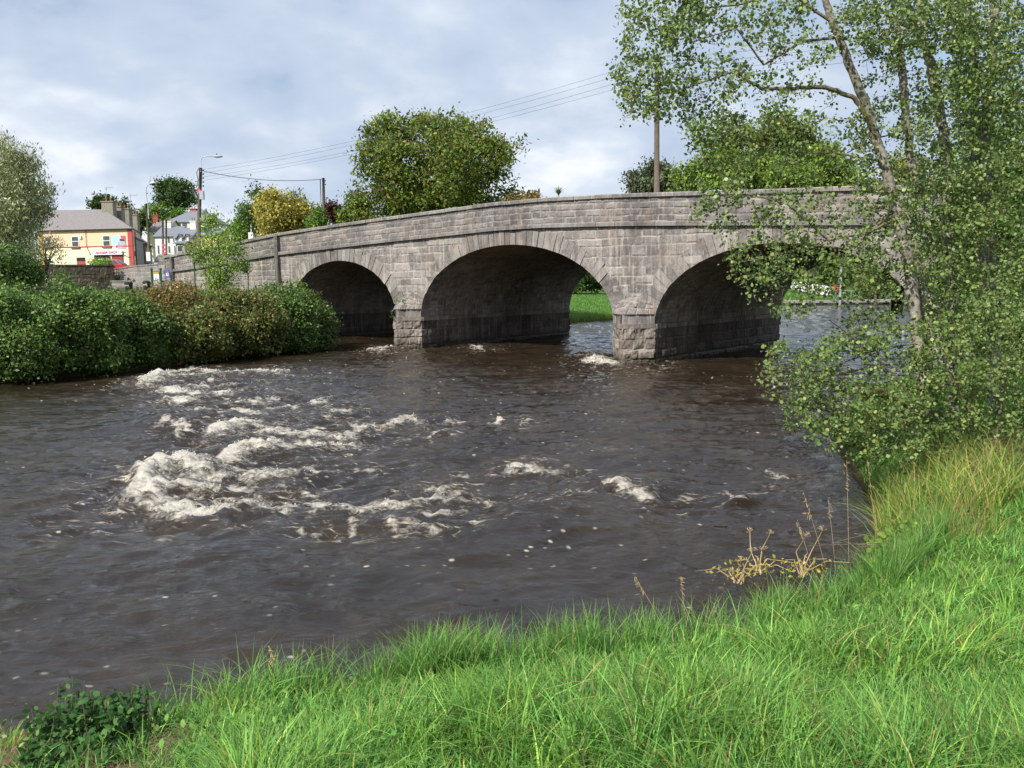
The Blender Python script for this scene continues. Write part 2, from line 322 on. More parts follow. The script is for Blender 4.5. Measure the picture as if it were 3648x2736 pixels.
# arches
for ai, (c, a, b) in enumerate(ARCH):
    per = PI*(3*(a+b)-math.sqrt((3*a+b)*(a+3*b)))/2; n = int(per/.31); rr = random.Random(ai)
    for t0, sg, nm in ((0, 1, 'arch_ring'), (BW, -1, 'far_arch_ring')):
        mb = MB()
        # equal arc length angles
        th = np.linspace(0, PI, 2000); ex = c-a*np.cos(th); ez = SPR+b*np.sin(th); L = np.concatenate([[0], np.cumsum(np.hypot(np.diff(ex), np.diff(ez)))])
        tt = np.interp(np.linspace(0, L[-1], n+1), L, th)
        for k in range(n):
            d_ = rr.uniform(.5, .82) if 2 < k < n-3 else rr.uniform(.75, 1.0); pj = rr.uniform(.015, .075)
            q = np.linspace(tt[k]+.012/a, tt[k+1]-.012/a, 3)
            xi = c-a*np.cos(q); zi = SPR+b*np.sin(q); nx = -np.cos(q)/a; nz = np.sin(q)/b; ln = np.hypot(nx, nz); nx /= ln; nz /= ln
            lim = zstr(xi)-.012; dd = np.minimum(d_, np.where(nz > .1, (lim-zi)/np.maximum(nz, .1), d_))
            if k in (0, 1): dd = np.minimum(dd, .85)
            xo = xi+nx*dd; zo = np.maximum(zi+nz*dd, SPR)
            sx = np.concatenate([xi-nx*.012, xo]); sz = np.concatenate([zi-nz*.012, zo])
            V = np.concatenate([bp(sx, t0-sg*pj, sz), bp(sx, t0+sg*.45, sz)])
            F4 = [[0, 1, 4, 3], [1, 2, 5, 4], [6, 9, 10, 7], [7, 10, 11, 8], [0, 6, 7, 1], [1, 7, 8, 2], [3, 4, 10, 9], [4, 5, 11, 10], [0, 3, 9, 6], [2, 8, 11, 5]]
            mb.add(V, np.array(F4)[:, ::sg], [rr.random(), 0, 0])
        mb.build(nm, M['stone'], bridge, colors=True)
    # vault
    mb = MB(); nth = int(per/.07); th = np.linspace(0, PI, nth); tt = np.arange(0, BW+.01, .07)
    L = np.concatenate([[0], np.cumsum(np.hypot(np.diff(c-a*np.cos(th)), np.diff(b*np.sin(th))))])
    TH, T = np.meshgrid(th, tt, indexing='ij'); P = bp(c-a*np.cos(TH), T, SPR+b*np.sin(TH))
    nx = np.cos(TH)/a; nz = -np.sin(TH)/b; ln = np.hypot(nx, nz); N = DV*(nx/ln)[..., None]+np.array([0, 0, 1.])*(nz/ln)[..., None]
    sheet(mb, T, np.broadcast_to(L[:, None], T.shape), P, N, courses(0, L[-1]+.3, .15, .22, ai+40), .25, .6, 30+ai, relief=.014, rough=.02, flip=True)
    mb.build('vault', M['vault'], bridge, colors=True)
# piers
def side(mb, s_, facing, zb=-1., zt=1.42, seed=1):
    T, Z = np.meshgrid(np.arange(0, BW+.01, .08), np.linspace(zb, zt, 34), indexing='ij'); P = bp(s_, T, Z)
    sheet(mb, T, Z, P, np.broadcast_to(DV*facing, P.shape), np.array([-1.1, -.6, -.12, .16, .56, .97, 1.5]), .55, 1.3, seed, relief=.03, rough=.035, flip=facing > 0)
def band(mb, path, out, z0, z1, seed, L=1.1):
    """slab of stones along plan path; out = outward offset vector per segment"""
    rr = random.Random(seed)
    for (p, q), o in zip(zip(path[:-1], path[1:]), out):
        p, q, o = np.array(p, float), np.array(q, float), np.array(o, float); ln = np.linalg.norm(q-p); d = (q-p)/ln; x = 0
        while x < ln-.01:
            w = min(rr.uniform(.7, 1.4), ln-x); w = ln-x if ln-x-w < .35 else w; j = rr.uniform(-.015, .015)
            a0 = p+d*x-o*1.2; mb.box(a0+np.array([0, 0, z0]), d*(w-.012), o*(2.2+j*8), [0, 0, z1-z0-rr.uniform(0, .02)], [rr.random(), 0, 0]) if np.cross(d, o)[2] > 0 else mb.box(a0+np.array([0, 0, z0]), o*(2.2+j*8), d*(w-.012), [0, 0, z1-z0-rr.uniform(0, .02)], [rr.random(), 0, 0])
            x += w
def flat(mb, p, q, n, zb, zt, seed, bounds=None, res=.04, relief=.055, rough=.085, zt2=None):
    p = np.array(p, float); q = np.array(q, float); ln = np.linalg.norm(q-p); uu = np.linspace(0, ln, max(3, int(ln/res))); vv = np.linspace(zb, zt, max(3, int((zt-zb)/res)))
    Uu, Vv = np.meshgrid(uu, vv, indexing='ij'); P = p+(q-p)/ln*Uu[..., None]+np.array([0, 0, 1.])*Vv[..., None]
    fl = np.cross((q-p)/ln, [0, 0, 1.])@np.array(n) < 0
    sheet(mb, Uu, Vv, P, np.broadcast_to(np.array(n, float), P.shape), np.array([-1.1, -.6, -.12, .16, .56, .97, 1.5]) if bounds is None else bounds, .42, .95, seed, relief=relief, rough=rough, flip=fl, rfreq=5, fade=sstep(0, .07, ln-Uu))
for pi_, (sa, sb) in enumerate(((-1.85, 0.), (11.6, 13.57))):
    w = sb-sa
    for s_, fc_ in ((sb, 1), (sa, -1)):
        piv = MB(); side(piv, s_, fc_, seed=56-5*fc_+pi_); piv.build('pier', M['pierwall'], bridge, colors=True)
        imv = MB(); band(imv, [bp(s_, .05, 0), bp(s_, BW-.05, 0)], [DV*.075*fc_], 1.4, 1.6, 4-fc_+pi_); imv.build('vault_impost', M['vault'], bridge, colors=True)
    for t0, sg in ((0, 1), (BW, -1)):
        cw = MB(); im = MB(); cp = MB()
        A = bp(sa, t0, 0); B = bp(sb, t0, 0); Nn = bp((sa+sb)/2, t0-sg*w*.53, 0); e1 = (Nn-B)/np.linalg.norm(Nn-B); e2 = (Nn-A)/np.linalg.norm(Nn-A)
        n1 = np.cross(e1, [0, 0, 1.]); n1 *= np.sign(n1@DV); n2 = np.cross(e2, [0, 0, 1.]); n2 *= -np.sign(n2@DV)
        flat(cw, B, Nn, n1, -1, 1.42, 71+pi_); flat(cw, A, Nn, n2, -1, 1.42, 75+pi_)
        band(im, [B, Nn+(e1)*.06], [n1*.055], 1.42, 1.61, 9+pi_); band(im, [A, Nn+e2*.06], [n2*.055], 1.42, 1.61, 11+pi_)
        im.add([B+[0, 0, 1.6], Nn+[0, 0, 1.6], A+[0, 0, 1.6]], np.array([[0, 1, 2]]), [.5, 0, 0])
        b2 = np.array([1.5, 2.02, 2.6]); flat(cp, B, Nn*.97+B*.03, n1, 1.6, 2.02, 81+pi_, b2, relief=.015, rough=.01); flat(cp, A, Nn*.97+A*.03, n2, 1.6, 2.02, 85+pi_, b2, relief=.015, rough=.01)
        ap = bp((sa+sb)/2, t0+sg*.02, 2.72)
        for E_, nn, e_ in ((B, n1, e1), (A, n2, e2)):
            uu = np.linspace(0, 1, 34); vv = np.linspace(0, 1, 24); Uu, Vv = np.meshgrid(uu, vv, indexing='ij')
            top = (E_*.75+bp((sa+sb)/2, t0, 0)*.25+[0, 0, 2.5])[None, None]*(1-Uu[..., None])+ap*Uu[..., None]
            bot = (E_+[0, 0, 2.0])*(1-Uu[..., None])+(Nn+[0, 0, 2.0])*Uu[..., None]
            bul = np.sin(Vv*PI/2)[..., None]; hor = bot[..., :2]*(1-Vv[..., None]**1.15)+top[..., :2]*Vv[..., None]**1.15
            zz = 2.0+(top[..., 2]-2.0)*Vv**.9; dj, tj = blocks((Uu*1.9).ravel(), (Vv*.8).ravel(), np.array([-.1, .27, .55, .9]), .45, .8, 3+pi_); dj = dj.reshape(Uu.shape); hor = hor+(nn[:2]*((.09*fbm(Uu*7, Vv*5, seed=pi_)+.05*sstep(0, .06, dj))*(1-Uu**8))[..., None]); cj = np.stack([tj, 1-sstep(.012, .035, dj).ravel(), tj*0], -1)
            P = np.concatenate([hor, zz[..., None]], -1)
            cp.add(P.reshape(-1, 3), gridfaces(34, 24, (np.cross(e_, [0, 0, 1])@nn) < 0), cj)
        cw.build('cutwater', M['rough'], bridge, colors=True); im.build('impost', M['rough'], bridge, colors=True); cp.build('cutwater_cap', M['stone'], bridge, colors=True)
for s_, fc_ in ((-11.01, 1), (23.63, -1)):
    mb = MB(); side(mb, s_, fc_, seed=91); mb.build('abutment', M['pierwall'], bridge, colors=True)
    mb = MB(); band(mb, [bp(s_, .05, 0), bp(s_, BW-.05, 0)], [DV*.075*fc_], 1.4, 1.6, 21); mb.build('vault_impost', M['vault'], bridge, colors=True)
su = np.arange(-25.3, 33, .5); mb = MB(); P = bp(np.repeat(su, 2), np.tile([.4, BW-.4], len(su)), np.repeat(zstr(su)+.12, 2)); mb.add(P, gridfaces(len(su), 2)); mb.build('road_deck', M['asphalt'], bridge)
# terminal pier of the parapet and lower wall beyond
mb = MB(); o = bp(-25.9, -.02, 0); flat(mb, bp(-26.1, -.06, 0), bp(-25.3, -.06, 0), NV, 2.4, 5.28, 95, courses(2, 6, .25, .4, 1), relief=.015, rough=.01); flat(mb, bp(-25.3, -.06, 0), bp(-25.3, .5, 0), DV, 2.4, 5.28, 95, courses(2, 6, .25, .4, 1), relief=.015, rough=.01)
flat(mb, bp(-26.1, .5, 0), bp(-26.1, -.06, 0), -DV, 2.4, 5.28, 95, courses(2, 6, .25, .4, 1), relief=.015, rough=.01)
mb.box(bp(-26.15, -.1, 5.27), DV*.9, -NV*.7, [0, 0, .14], [.5, 0, 0]); mb.build('terminal_pier', M['stone'], bridge, colors=True)
# ------------------------------------------------------------------ plan of the river
NEAR = [(-90, -30), (-12, 2.4), (-7, 4.25), (-4.1, 5.5), (-2, 6.1), (0, 6.75), (1.6, 7.05), (3.05, 8.05), (4.35, 9.55), (5.25, 11.6), (5.9, 14.3), (7.0, 18), (9, 22.3), (12.9, 27.6), (13.7, 28.1), (21.7, 38), (30, 52), (48, 80), (60, 112), (72, 140), (110, 230)]
FAR = [(104, 232), (62, 140), (46, 122), (37, 112), (20, 85), (8.3, 71.5), (4.3, 67.8), (-1, 64), (-5.0, 60), (-13.2, 50.3), (-12.4, 47.6), (-12.0, 44), (-12.9, 38), (-13.6, 34.9), (-16, 31), (-18.6, 28), (-26, 22), (-40, 12), (-70, -4), (-92, -22)]
RP = np.array(NEAR+FAR, float)
def rdist(x, y):
    """signed distance to the river outline, positive on land"""
    x = np.asarray(x, float); y = np.asarray(y, float); best = np.full(x.shape, 1e9); ins = np.zeros(x.shape, bool)
    for i in range(len(RP)):
        a = RP[i]; b = RP[(i+1) % len(RP)]; d = b-a; t = np.clip(((x-a[0])*d[0]+(y-a[1])*d[1])/(d@d), 0, 1)
        best = np.minimum(best, np.hypot(x-a[0]-t*d[0], y-a[1]-t*d[1]))
        c = (a[1] > y) != (b[1] > y)
        with np.errstate(divide='ignore', invalid='ignore'): ins ^= c & (x < (b[0]-a[0])*(y-a[1])/(b[1]-a[1]+1e-12)+a[0])
    return np.where(ins, -best, best)
WL = np.array([[-75, 46], [-40, 56.2], [-28.8, 61.9], list(bp(-33, 0, 0)[:2]), list(bp(-25.3, 0, 0)[:2])])
def gz(x, y):
    x = np.asarray(x, float); y = np.asarray(y, float); d = rdist(x, y)+.25*(fbm(x*1.3, y*1.3, seed=9)-.5); s, t = st_of(x, y)
    bed = np.maximum(-1.6, d*.9)
    near = (y < 27.9+(x-13.6)*.2) & (x > -200) & (y < 4.6+(x+7)*9)&((x > -13) | (y < 3)) & ~((x < -8) & (y > 8))
    zn = .62*(1-np.exp(-np.maximum(d, 0)/.45))+1.15*sstep(0, 6.5, d)+.05*(fbm(x*.8, y*.8, seed=3)-.5)*sstep(0, 1, d)
    zl = 1.0*(1-np.exp(-np.maximum(d, 0)/.8))+1.85*sstep(.5, 6, d)
    behind = np.where(x < -28.8, y > np.interp(x, WL[:3, 0], WL[:3, 1])+1.3, t > 1.4)
    zroad = np.where(s > -25, zstr(np.clip(s, -25.3, 33))-.05, 4.05)+sstep(72, 130, y)*2.2
    zfar = .25*(1-np.exp(-np.maximum(d, 0)/.5))+np.clip(d*.05, 0, 1.7)+sstep(90, 220, d)*5
    up = t > BW+.2
    roadside = (s < -12.3) | (s > 24.9)
    z = np.where(near, zn, zl)
    z = np.where((~near) & behind & roadside & (s < 40) & (~up | (x < -16)), zroad, z)
    z = np.where(up & (x >= -16), np.where(s < -11, np.maximum(zfar, np.where(t < BW+6, 3.6, zfar)), zfar), z)
    z = np.where((t >= 0.0) & (t <= BW) & (s > -11.3) & (s < 23.9), np.minimum(z, -.8), z)
    return np.where(d < 0, bed, z)
# ground sheets
t_ = NT('meadow_ground'); v = t_.coord(); n1 = t_.noise(v, .35, 5); n2 = t_.noise(v, 5, 6, .65); n3 = t_.noise(v, 28, 5, .7)
c_ = t_.mix(t_.rng(n2, .35, .65), (.04, .085, .016), (.09, .17, .03)); c_ = t_.mix(t_.rng(n1, .52, .68, 0, .5), c_, (.16, .17, .05)); c_ = t_.mix(t_.rng(n3, .55, .7, 0, .5), c_, (.03, .045, .012))
px_ = t_.n('SeparateXYZ'); t_.set(px_.inputs[0], v)
soil = t_.math('MULTIPLY', t_.rng(px_.outputs[0], -1.5, -2.0), t_.rng(px_.outputs[1], 7., 5.5)); soil = t_.math('MULTIPLY', soil, t_.rng(n2, .3, .5))
c_ = t_.mix(soil, c_, t_.mix(n3, (.10, .06, .035), (.36, .25, .16)))
wet = t_.rng(px_.outputs[2], .25, .02); c_ = t_.mix(wet, c_, (.045, .03, .018))
M['ground'] = t_.done(t_.bsdf(c_, .95, t_.bump(t_.math('ADD', n2, n3), .8, .05), .1).outputs[0])
def gsheet(name, X, Y, skip=None):
    XX, YY = np.meshgrid(X, Y, indexing='ij'); Z = gz(XX, YY); F = gridfaces(len(X), len(Y))
    if skip:
        cx = (XX[:-1, :-1]+XX[1:, 1:]).ravel()/2; cy = (YY[:-1, :-1]+YY[1:, 1:]).ravel()/2
        F = F[~((cx > skip[0]) & (cx < skip[1]) & (cy > skip[2]) & (cy < skip[3]))]
    return tag(npmesh(name, np.stack([XX, YY, Z], -1).reshape(-1, 3), F, M['ground'], smooth=True), kind='structure')
fine = (-14, 16, -4, 24)
gsheet('riverbank', np.arange(-14, 16.01, .125), np.arange(-4, 24.01, .125))
cx = np.unique(np.concatenate([np.linspace(-900, -110, 12), np.arange(-110, 130.1, 1.), np.linspace(130, 900, 12)])); cy = np.unique(np.concatenate([np.linspace(-400, -40, 6), np.arange(-40, 250.1, 1.), np.linspace(250, 1400, 14)]))
g0 = gsheet('ground', cx, cy, fine)
# road through the town
mb = MB(); cl = [bp(-25.3, 6.4, 0), np.array([-24, 74, 0]), np.array([-29, 90, 0]), np.array([-38, 108, 0]), np.array([-44, 140, 0])]
cl = np.array([[np.interp(q, range(5), [c[k] for c in cl]) for k in range(2)] for q in np.linspace(0, 4, 60)]); tg = np.gradient(cl, axis=0); tg /= np.linalg.norm(tg, axis=1)[:, None]; nr = np.stack([-tg[:, 1], tg[:, 0]], -1)
for off, wd, zz, nm, mt in ((0, 4.2, .05, 'road', 'asphalt'),):
    a = cl+nr*wd; b = cl-nr*wd; V = np.empty((len(cl)*2, 3)); V[::2, :2] = a; V[1::2, :2] = b; V[:, 2] = np.repeat(np.maximum(gz(a[:, 0], a[:, 1]), gz(b[:, 0], b[:, 1])), 2)+zz
    tag(npmesh(nm, V, gridfaces(len(cl), 2, False), M[mt]), kind='structure')
# ------------------------------------------------------------------ river
q9 = lambda L: [(x*.5877, 900+y*.5877) for x, y in L]
q10 = lambda L: [(1000+x*.5877, 1200+y*.5877) for x, y in L]
q11 = lambda L: [(2000+x*.745, 1600+y*.745) for x, y in L]
ST = []   # (points, radius px, strength, height factor)
for L, r, s, h in [
 ([(900,790),(950,755),(1020,740)],14,1,1.5),([(1120,715),(1180,725),(1300,745)],10,.8,1),([(950,760),(1100,770),(1250,750),(1450,735),(1550,725),(1720,735)],12,.7,1),
 ([(975,835),(1030,830),(1070,845)],12,1,1.3),([(1130,810),(1220,820)],10,.9,1),([(1160,850),(1280,855),(1350,870)],12,.9,1),([(1220,790),(1320,775)],8,.7,1),([(1300,815),(1500,800)],6,.5,1),([(1400,830),(1690,830)],5,.45,1),
 ([(1025,905),(1070,900),(1130,910)],13,1,1.4),([(1400,920),(1470,905),(1540,912)],10,.9,1),([(1540,885),(1660,890)],9,.7,1),([(1620,935),(1790,930)],9,.7,1),([(1900,895),(1950,895)],9,.8,1.4),
 ([(965,1075),(1010,1045),(1060,1075)],7,.7,.5),([(1140,975),(1200,985),(1260,975),(1350,965)],9,.8,1),([(1240,1030),(1330,1000),(1500,985),(1600,975)],12,.7,1),([(1420,950),(1500,955)],12,.8,1),
 ([(1070,1075),(1080,1140)],10,.7,1),([(1100,1070),(1180,1110),(1250,1110)],12,.8,1),([(1280,1110),(1330,1080),(1400,1070),(1480,1060)],24,1,1.6),([(1500,1055),(1600,1080),(1700,1110),(1850,1110),(2100,1120)],13,.75,1.2),
 ([(1640,1150),(1700,1180),(1800,1170),(1950,1160),(2100,1150)],17,.8,1),([(1550,1100),(1650,1110)],10,.8,1),([(1990,985),(2080,970)],10,.8,1.2),
 ([(1355,1255),(1400,1220),(1480,1200),(1560,1210)],20,1,1.7),([(1560,1210),(1690,1200)],10,.6,1),
 ([(820,1500),(850,1440),(880,1360),(940,1300),(1030,1280),(1130,1290),(1190,1340)],30,1,2.6),([(830,1500),(900,1470),(960,1430),(1050,1440)],36,1,2.2),([(950,1530),(1000,1510)],20,.9,1.5),
 ([(1010,1555),(1100,1570),(1200,1590),(1330,1585),(1400,1550),(1500,1530)],26,1,1.8),([(1500,1520),(1600,1550),(1750,1530),(1850,1520),(2000,1545),(2212,1560)],15,.8,1.3),
 ([(1050,1420),(1200,1450),(1300,1440),(1400,1430)],26,.75,1),([(1200,1380),(1300,1370),(1450,1350),(1600,1370),(1760,1350)],22,.75,1),([(1330,1310),(1420,1290),(1560,1300),(1700,1320)],14,.6,1),([(1150,1490),(1300,1500),(1500,1490)],20,.65,1),([(1640,1330),(1720,1310)],14,.8,1),([(1870,1310),(1960,1340)],14,.8,1),([(1700,1420),(1900,1470)],10,.55,1)]:
    ST.append((q9(L), r*.5877, s, h))
for L, r, s, h in [
 ([(410,550),(480,565),(550,555)],12,.9,1),([(620,550),(700,525),(760,500),(820,515)],13,.95,1.6),([(820,520),(900,560)],8,.5,1),([(930,605),(1030,590)],7,.7,1),([(1310,525),(1350,515)],9,.9,1.3),([(1400,825),(1470,810),(1560,835)],17,1,1.7),([(1070,855),(1110,860)],9,.8,1),
 ([(880,930),(940,920),(1000,970),(1060,960)],14,.8,1),([(820,1020),(900,990),(980,1000),(1100,1000)],16,.9,1.3),([(600,940),(700,960),(850,985)],8,.7,1),([(1180,975),(1240,1010)],12,.8,1),([(480,1040),(550,1035),(620,1030),(700,1045)],18,.9,1.4),([(250,1030),(400,1030)],10,.8,1),([(0,1050),(100,1020)],14,.8,1),
 ([(430,1100),(430,1190)],8,.8,1),([(120,1190),(250,1210),(430,1215)],10,.8,1.3),([(650,1150),(700,1190),(800,1170),(920,1190)],12,.85,1),([(860,1120),(990,1110)],10,.8,1),([(1050,1100),(1200,1100)],8,.6,1),([(1380,1130),(1530,1115)],8,.6,1.4),([(1500,1040),(1560,1060),(1680,1020)],7,.8,1.5),
 ([(2090,985),(2130,970),(2200,1010)],16,1,1.6),([(1950,935),(2040,915),(2070,950)],7,.8,1.5),([(1710,970),(1850,970)],6,.7,1),([(1850,160),(1900,150),(1980,165)],15,1,1.5),([(1880,130),(1940,130)],10,.9,1.2),([(530,75),(620,80),(670,70)],8,.9,1),([(160,810),(240,810)],14,.8,1),([(470,790),(560,800)],12,.8,1),([(0,600),(100,590),(350,620)],12,.8,1),([(0,680),(150,660),(300,650)],16,.85,1),([(1130,70),(1200,75)],6,.9,1)]:
    ST.append((q10(L), r*.5877*.88, s*.86, h*.75))
for L, r, s, h in [([(270,195),(300,230),(350,250),(400,270)],13,1,1.5),([(950,90),(1040,115)],6,.8,1),([(770,205),(900,220)],5,.7,1),([(960,155),(1000,165)],5,.7,1),([(230,200),(265,190)],4,.8,1),([(10,235),(140,230)],4,.7,1),([(800,270),(830,275)],4,.9,.5)]:
    ST.append((q11(L), r*.745*.8, s*.9, h*.7))

xs = np.unique(np.concatenate([np.arange(-21, 11, .062), np.arange(11, 40, .35), np.linspace(40, 115, 60), np.linspace(-95, -21, 80)]))
ys = [-31.]
while ys[-1] < 233:
    y = ys[-1]; ys.append(y+(1.2 if y < 3 else .05 if y < 16 else .05+(y-16)*.0032 if y < 52 else .6+(y-52)*.01))
ys = np.array(ys); X, Y = np.meshgrid(xs, ys, indexing='ij')
foam = np.zeros(X.shape); hgt = np.zeros(X.shape); rap = np.zeros(X.shape)
for L, r, s, h in ST:
    W = np.array([atz(x, y)[:2] for x, y in L]); D = W[:, 1].mean(); rx = r*D/FP*1.9; ry = r*D*D/(FP*H)*.55+rx*.5
    hh = min(r*D/FP*1.15*h, .24)
    x0, x1 = W[:, 0].min()-rx*9, W[:, 0].max()+rx*20; y0, y1 = W[:, 1].min()-ry*9, W[:, 1].max()+ry*9
    i0, i1 = np.searchsorted(xs, [x0, x1]); j0, j1 = np.searchsorted(ys, [y0, y1]); x = X[i0:i1, j0:j1]; y = Y[i0:i1, j0:j1]
    wob = (fbm(x*2.2, y*2.2, seed=4)-.5)*1.3; x = x+wob*rx*1.6; y = y+(fbm(x*2.2, y*2.2, seed=14)-.5)*ry*2
    best = np.full(x.shape, 1e9); side_ = np.zeros(x.shape)
    for a, b in zip(W[:-1], W[1:]):
        ax, ay, bx, by = a[0]/rx, a[1]/ry, b[0]/rx, b[1]/ry; px, py = x/rx, y/ry; dx, dy = bx-ax, by-ay
        t = np.clip(((px-ax)*dx+(py-ay)*dy)/(dx*dx+dy*dy), 0, 1); qx = px-ax-t*dx; qy = py-ay-t*dy; d = np.hypot(np.where(qx > 0, qx/2.6, qx), qy)
        best = np.minimum(best, d)
    foam[i0:i1, j0:j1] = np.maximum(foam[i0:i1, j0:j1], s*(.8*np.exp(-(best/1.0)**2)+.5*np.exp(-(best/3.4)**2))); hgt[i0:i1, j0:j1] = np.maximum(hgt[i0:i1, j0:j1], hh*np.exp(-(best/1.5)**2)); rap[i0:i1, j0:j1] = np.maximum(rap[i0:i1, j0:j1], np.exp(-(best/5)**2))
flow = .25   # drift of the streaks
u = X*math.cos(flow)+Y*math.sin(flow); w = -X*math.sin(flow)+Y*math.cos(flow)
ux = u+1.5*fbm(u*.3, w*.5, seed=23); wx = w+1.2*fbm(u*.35, w*.4, seed=24)
calm = sstep(-4, 6, X-(-9.5)+(Y-20)*.0)*.6+.4
reg = np.clip(rap*.9+.35*calm, 0, 1)
big = (fbm(ux*.5, wx*.95, seed=21, o=3)-.5)*.30*(.35+reg); mid = (1-abs(fbm(ux*1.5, wx*3.1, seed=22, o=3)*2-1)); mid = (mid-.75)*.17*(.22+reg)
sm = (fbm(ux*3.4, wx*6, seed=27, o=3)-.5)*.075*(.35+reg)
chop = (fbm(X*9, Y*9, seed=31, o=3)-.5)*.16*np.clip(foam*1.3, 0, 1)
mound = sum(a_*np.exp(-(((X-p[0])/(r_*1.6))**2+((Y-p[1])/(r_*1.3))**2)) for (p, r_, a_) in [(atz(1130*.5877, 900+1010*.5877+12), .8, .28), (atz(1000*.5877, 900+770*.5877), .9, .2), (atz(1000+700*.5877, 1200+1130*.5877), .7, .13), (atz(1000+1600*.5877, 1200+1110*.5877), .8, .13), (atz(1000+1650*.5877, 1200+1160*.5877), .8, .08), (atz(1000+2040*.5877, 1200+945*.5877), .6, .12)])
damp = sstep(-.1, 1.2, -rdist(X, Y))*.8+.2
Z = (big+mid+sm)*damp+hgt*(.6+.8*fbm(X*3, Y*3, seed=37, o=3))+chop+mound
Z *= sstep(230, 60, Y)
t = NT('river_water'); v = t.coord((1, 1, 1)); fr = t.coord((1.0, 2.1, 1)); at = t.n('VertexColor', layer_name='Col'); sp = t.n('SeparateColor'); t.set(sp.inputs[0], at.outputs[0])
fn = t.noise(t.coord((1, 1.35, 1)), 8.5, 9, .74, .9); fs = t.noise(t.coord((.45, 1.5, 1)), 4.2, 6, .65, 1.2)
fa = t.math('ADD', t.math('MULTIPLY', fn, .55), t.math('MULTIPLY', fs, .45))
den = t.rng(t.math('ADD', t.math('MULTIPLY', sp.outputs[0], 1.15), t.math('MULTIPLY', t.math('SUBTRACT', fa, .5), 5.2)), .5, 1.35)
den = t.math('MULTIPLY', den, t.rng(sp.outputs[0], .04, .34, 0, .9))
# thin drifting lace and single bubbles
lace = t.noise(t.coord((.55, 1.9, 1), (3, 1, 0)), 3.1, 7, .7, 1.6); lz = t.math('MULTIPLY', t.rng(lace, .56, .64), t.rng(sp.outputs[1], .26, .55, .0, .8))
vo = t.n('TexVoronoi', feature='F1'); t.set(vo.inputs['Vector'], t.coord((.75, 1.0, 1))); vo.inputs['Scale'].default_value = 5.5; vo.inputs['Randomness'].default_value = 1.
dots = t.math('MULTIPLY', t.rng(vo.outputs['Distance'], .2, .09), t.rng(t.noise(t.coord((.5, 1.3, 1)), .55, 5, .7, .8), .49, .59))
dcol = t.n('SeparateColor'); t.set(dcol.inputs[0], vo.outputs['Color']); dots = t.math('MULTIPLY', dots, t.rng(dcol.outputs[0], .35, .5))
den2 = t.math('MAXIMUM', t.math('MAXIMUM', den, lz), t.math('MULTIPLY', dots, .85))
r1 = t.noise(fr, 1.1, 5, .6, .9); r2 = t.noise(fr, 3.6, 6, .62, 1.1); r3 = t.noise(t.coord((1, 1.6, 1)), 17, 4, .6, .4)
rg = t.rng(t.noise(t.coord((.3, .8, 1)), .8, 4, .6, 1.), .35, .62, .35, 1.15); hb = t.math('ADD', t.math('MULTIPLY', r1, .5), t.math('ADD', t.math('MULTIPLY', r2, .34), t.math('MULTIPLY', r3, .07)))
wat = t.bsdf(t.mix(t.rng(t.noise(v, .5, 3), .4, .65), (.021, .0145, .009), (.034, .0235, .014)), .05, t.bump(t.math('MULTIPLY', hb, rg), 1., .095), .5); wat.inputs['IOR'].default_value = 1.5
fo = t.bsdf(t.mix(t.math('MAXIMUM', t.math('MAXIMUM', dots, lz), t.rng(t.math('ADD', fa, t.math('MULTIPLY', sp.outputs[0], .3)), .45, .8)), (.24, .16, .095), (.66, .615, .53)), .85, t.bump(fn, .9, .08), .1)
ms = t.n('MixShader'); t.set(ms.inputs[0], den2); t.t.links.new(wat.outputs[0], ms.inputs[1]); t.t.links.new(fo.outputs[0], ms.inputs[2]); M['water'] = t.done(ms.outputs[0])
cc = np.stack([foam, np.clip(rap+.25, 0, 1), 0*foam], -1).reshape(-1, 3)
F = gridfaces(len(xs), len(ys)); RD = rdist(X, Y); keep = (RD < 1.6).ravel(); F = F[keep[F].all(1)]
used = np.zeros(X.size, bool); used[F.ravel()] = True; remap = np.cumsum(used)-1
tag(npmesh('river', np.stack([X, Y, Z], -1).reshape(-1, 3)[used], remap[F], M['water'], col=cc[used], smooth=True), kind='structure')
def wz(x, y):
    i = np.clip(np.searchsorted(xs, x), 0, len(xs)-1); j = np.clip(np.searchsorted(ys, y), 0, len(ys)-1); return Z[i, j]
# spray blobs thrown up by the breaking crests: one froth mass
idx = np.argwhere((foam > .55) & (X > -20) & (X < 10)); pw = (foam[idx[:, 0], idx[:, 1]]**3)*np.minimum(hgt[idx[:, 0], idx[:, 1]]/.06, 1)*(Y[idx[:, 0], idx[:, 1]])**.5; idx = idx[rng.choice(len(idx), 1500, p=pw/pw.sum())]
ix, iy = idx[:, 0], idx[:, 1]; c = np.stack([X[ix, iy]+rng.normal(0, .05, len(ix)), Y[ix, iy]+rng.normal(0, .05, len(ix)), Z[ix, iy]], -1); c[:, 2] += rng.uniform(-.01, .01, len(ix))+abs(rng.normal(0, .022, len(ix)))*np.minimum(hgt[ix, iy]/.15, 1)
rr = rng.uniform(.004, .012, len(ix))*(.6+c[:, 1]/26)
oc = np.array([[1, 0, 0], [0, 1, 0], [-1, 0, 0], [0, -1, 0], [0, 0, 1], [0, 0, -1]], float); V = c[:, None]+oc[None]*(rr[:, None, None]*rng.uniform(.6, 1.5, (len(ix), 6, 1)))
of = np.array([[0, 1, 4], [1, 2, 4], [2, 3, 4], [3, 0, 4], [1, 0, 5], [2, 1, 5], [3, 2, 5], [0, 3, 5]])
M['froth'] = plain('froth', (.74, .70, .62), .9, .12, 20)
tag(npmesh('froth', V.reshape(-1, 3), (np.arange(len(ix))[:, None, None]*6+of[None]).reshape(-1, 3), M['froth'], smooth=True), 'white froth breaking over the rapids', 'froth', kind='stuff')
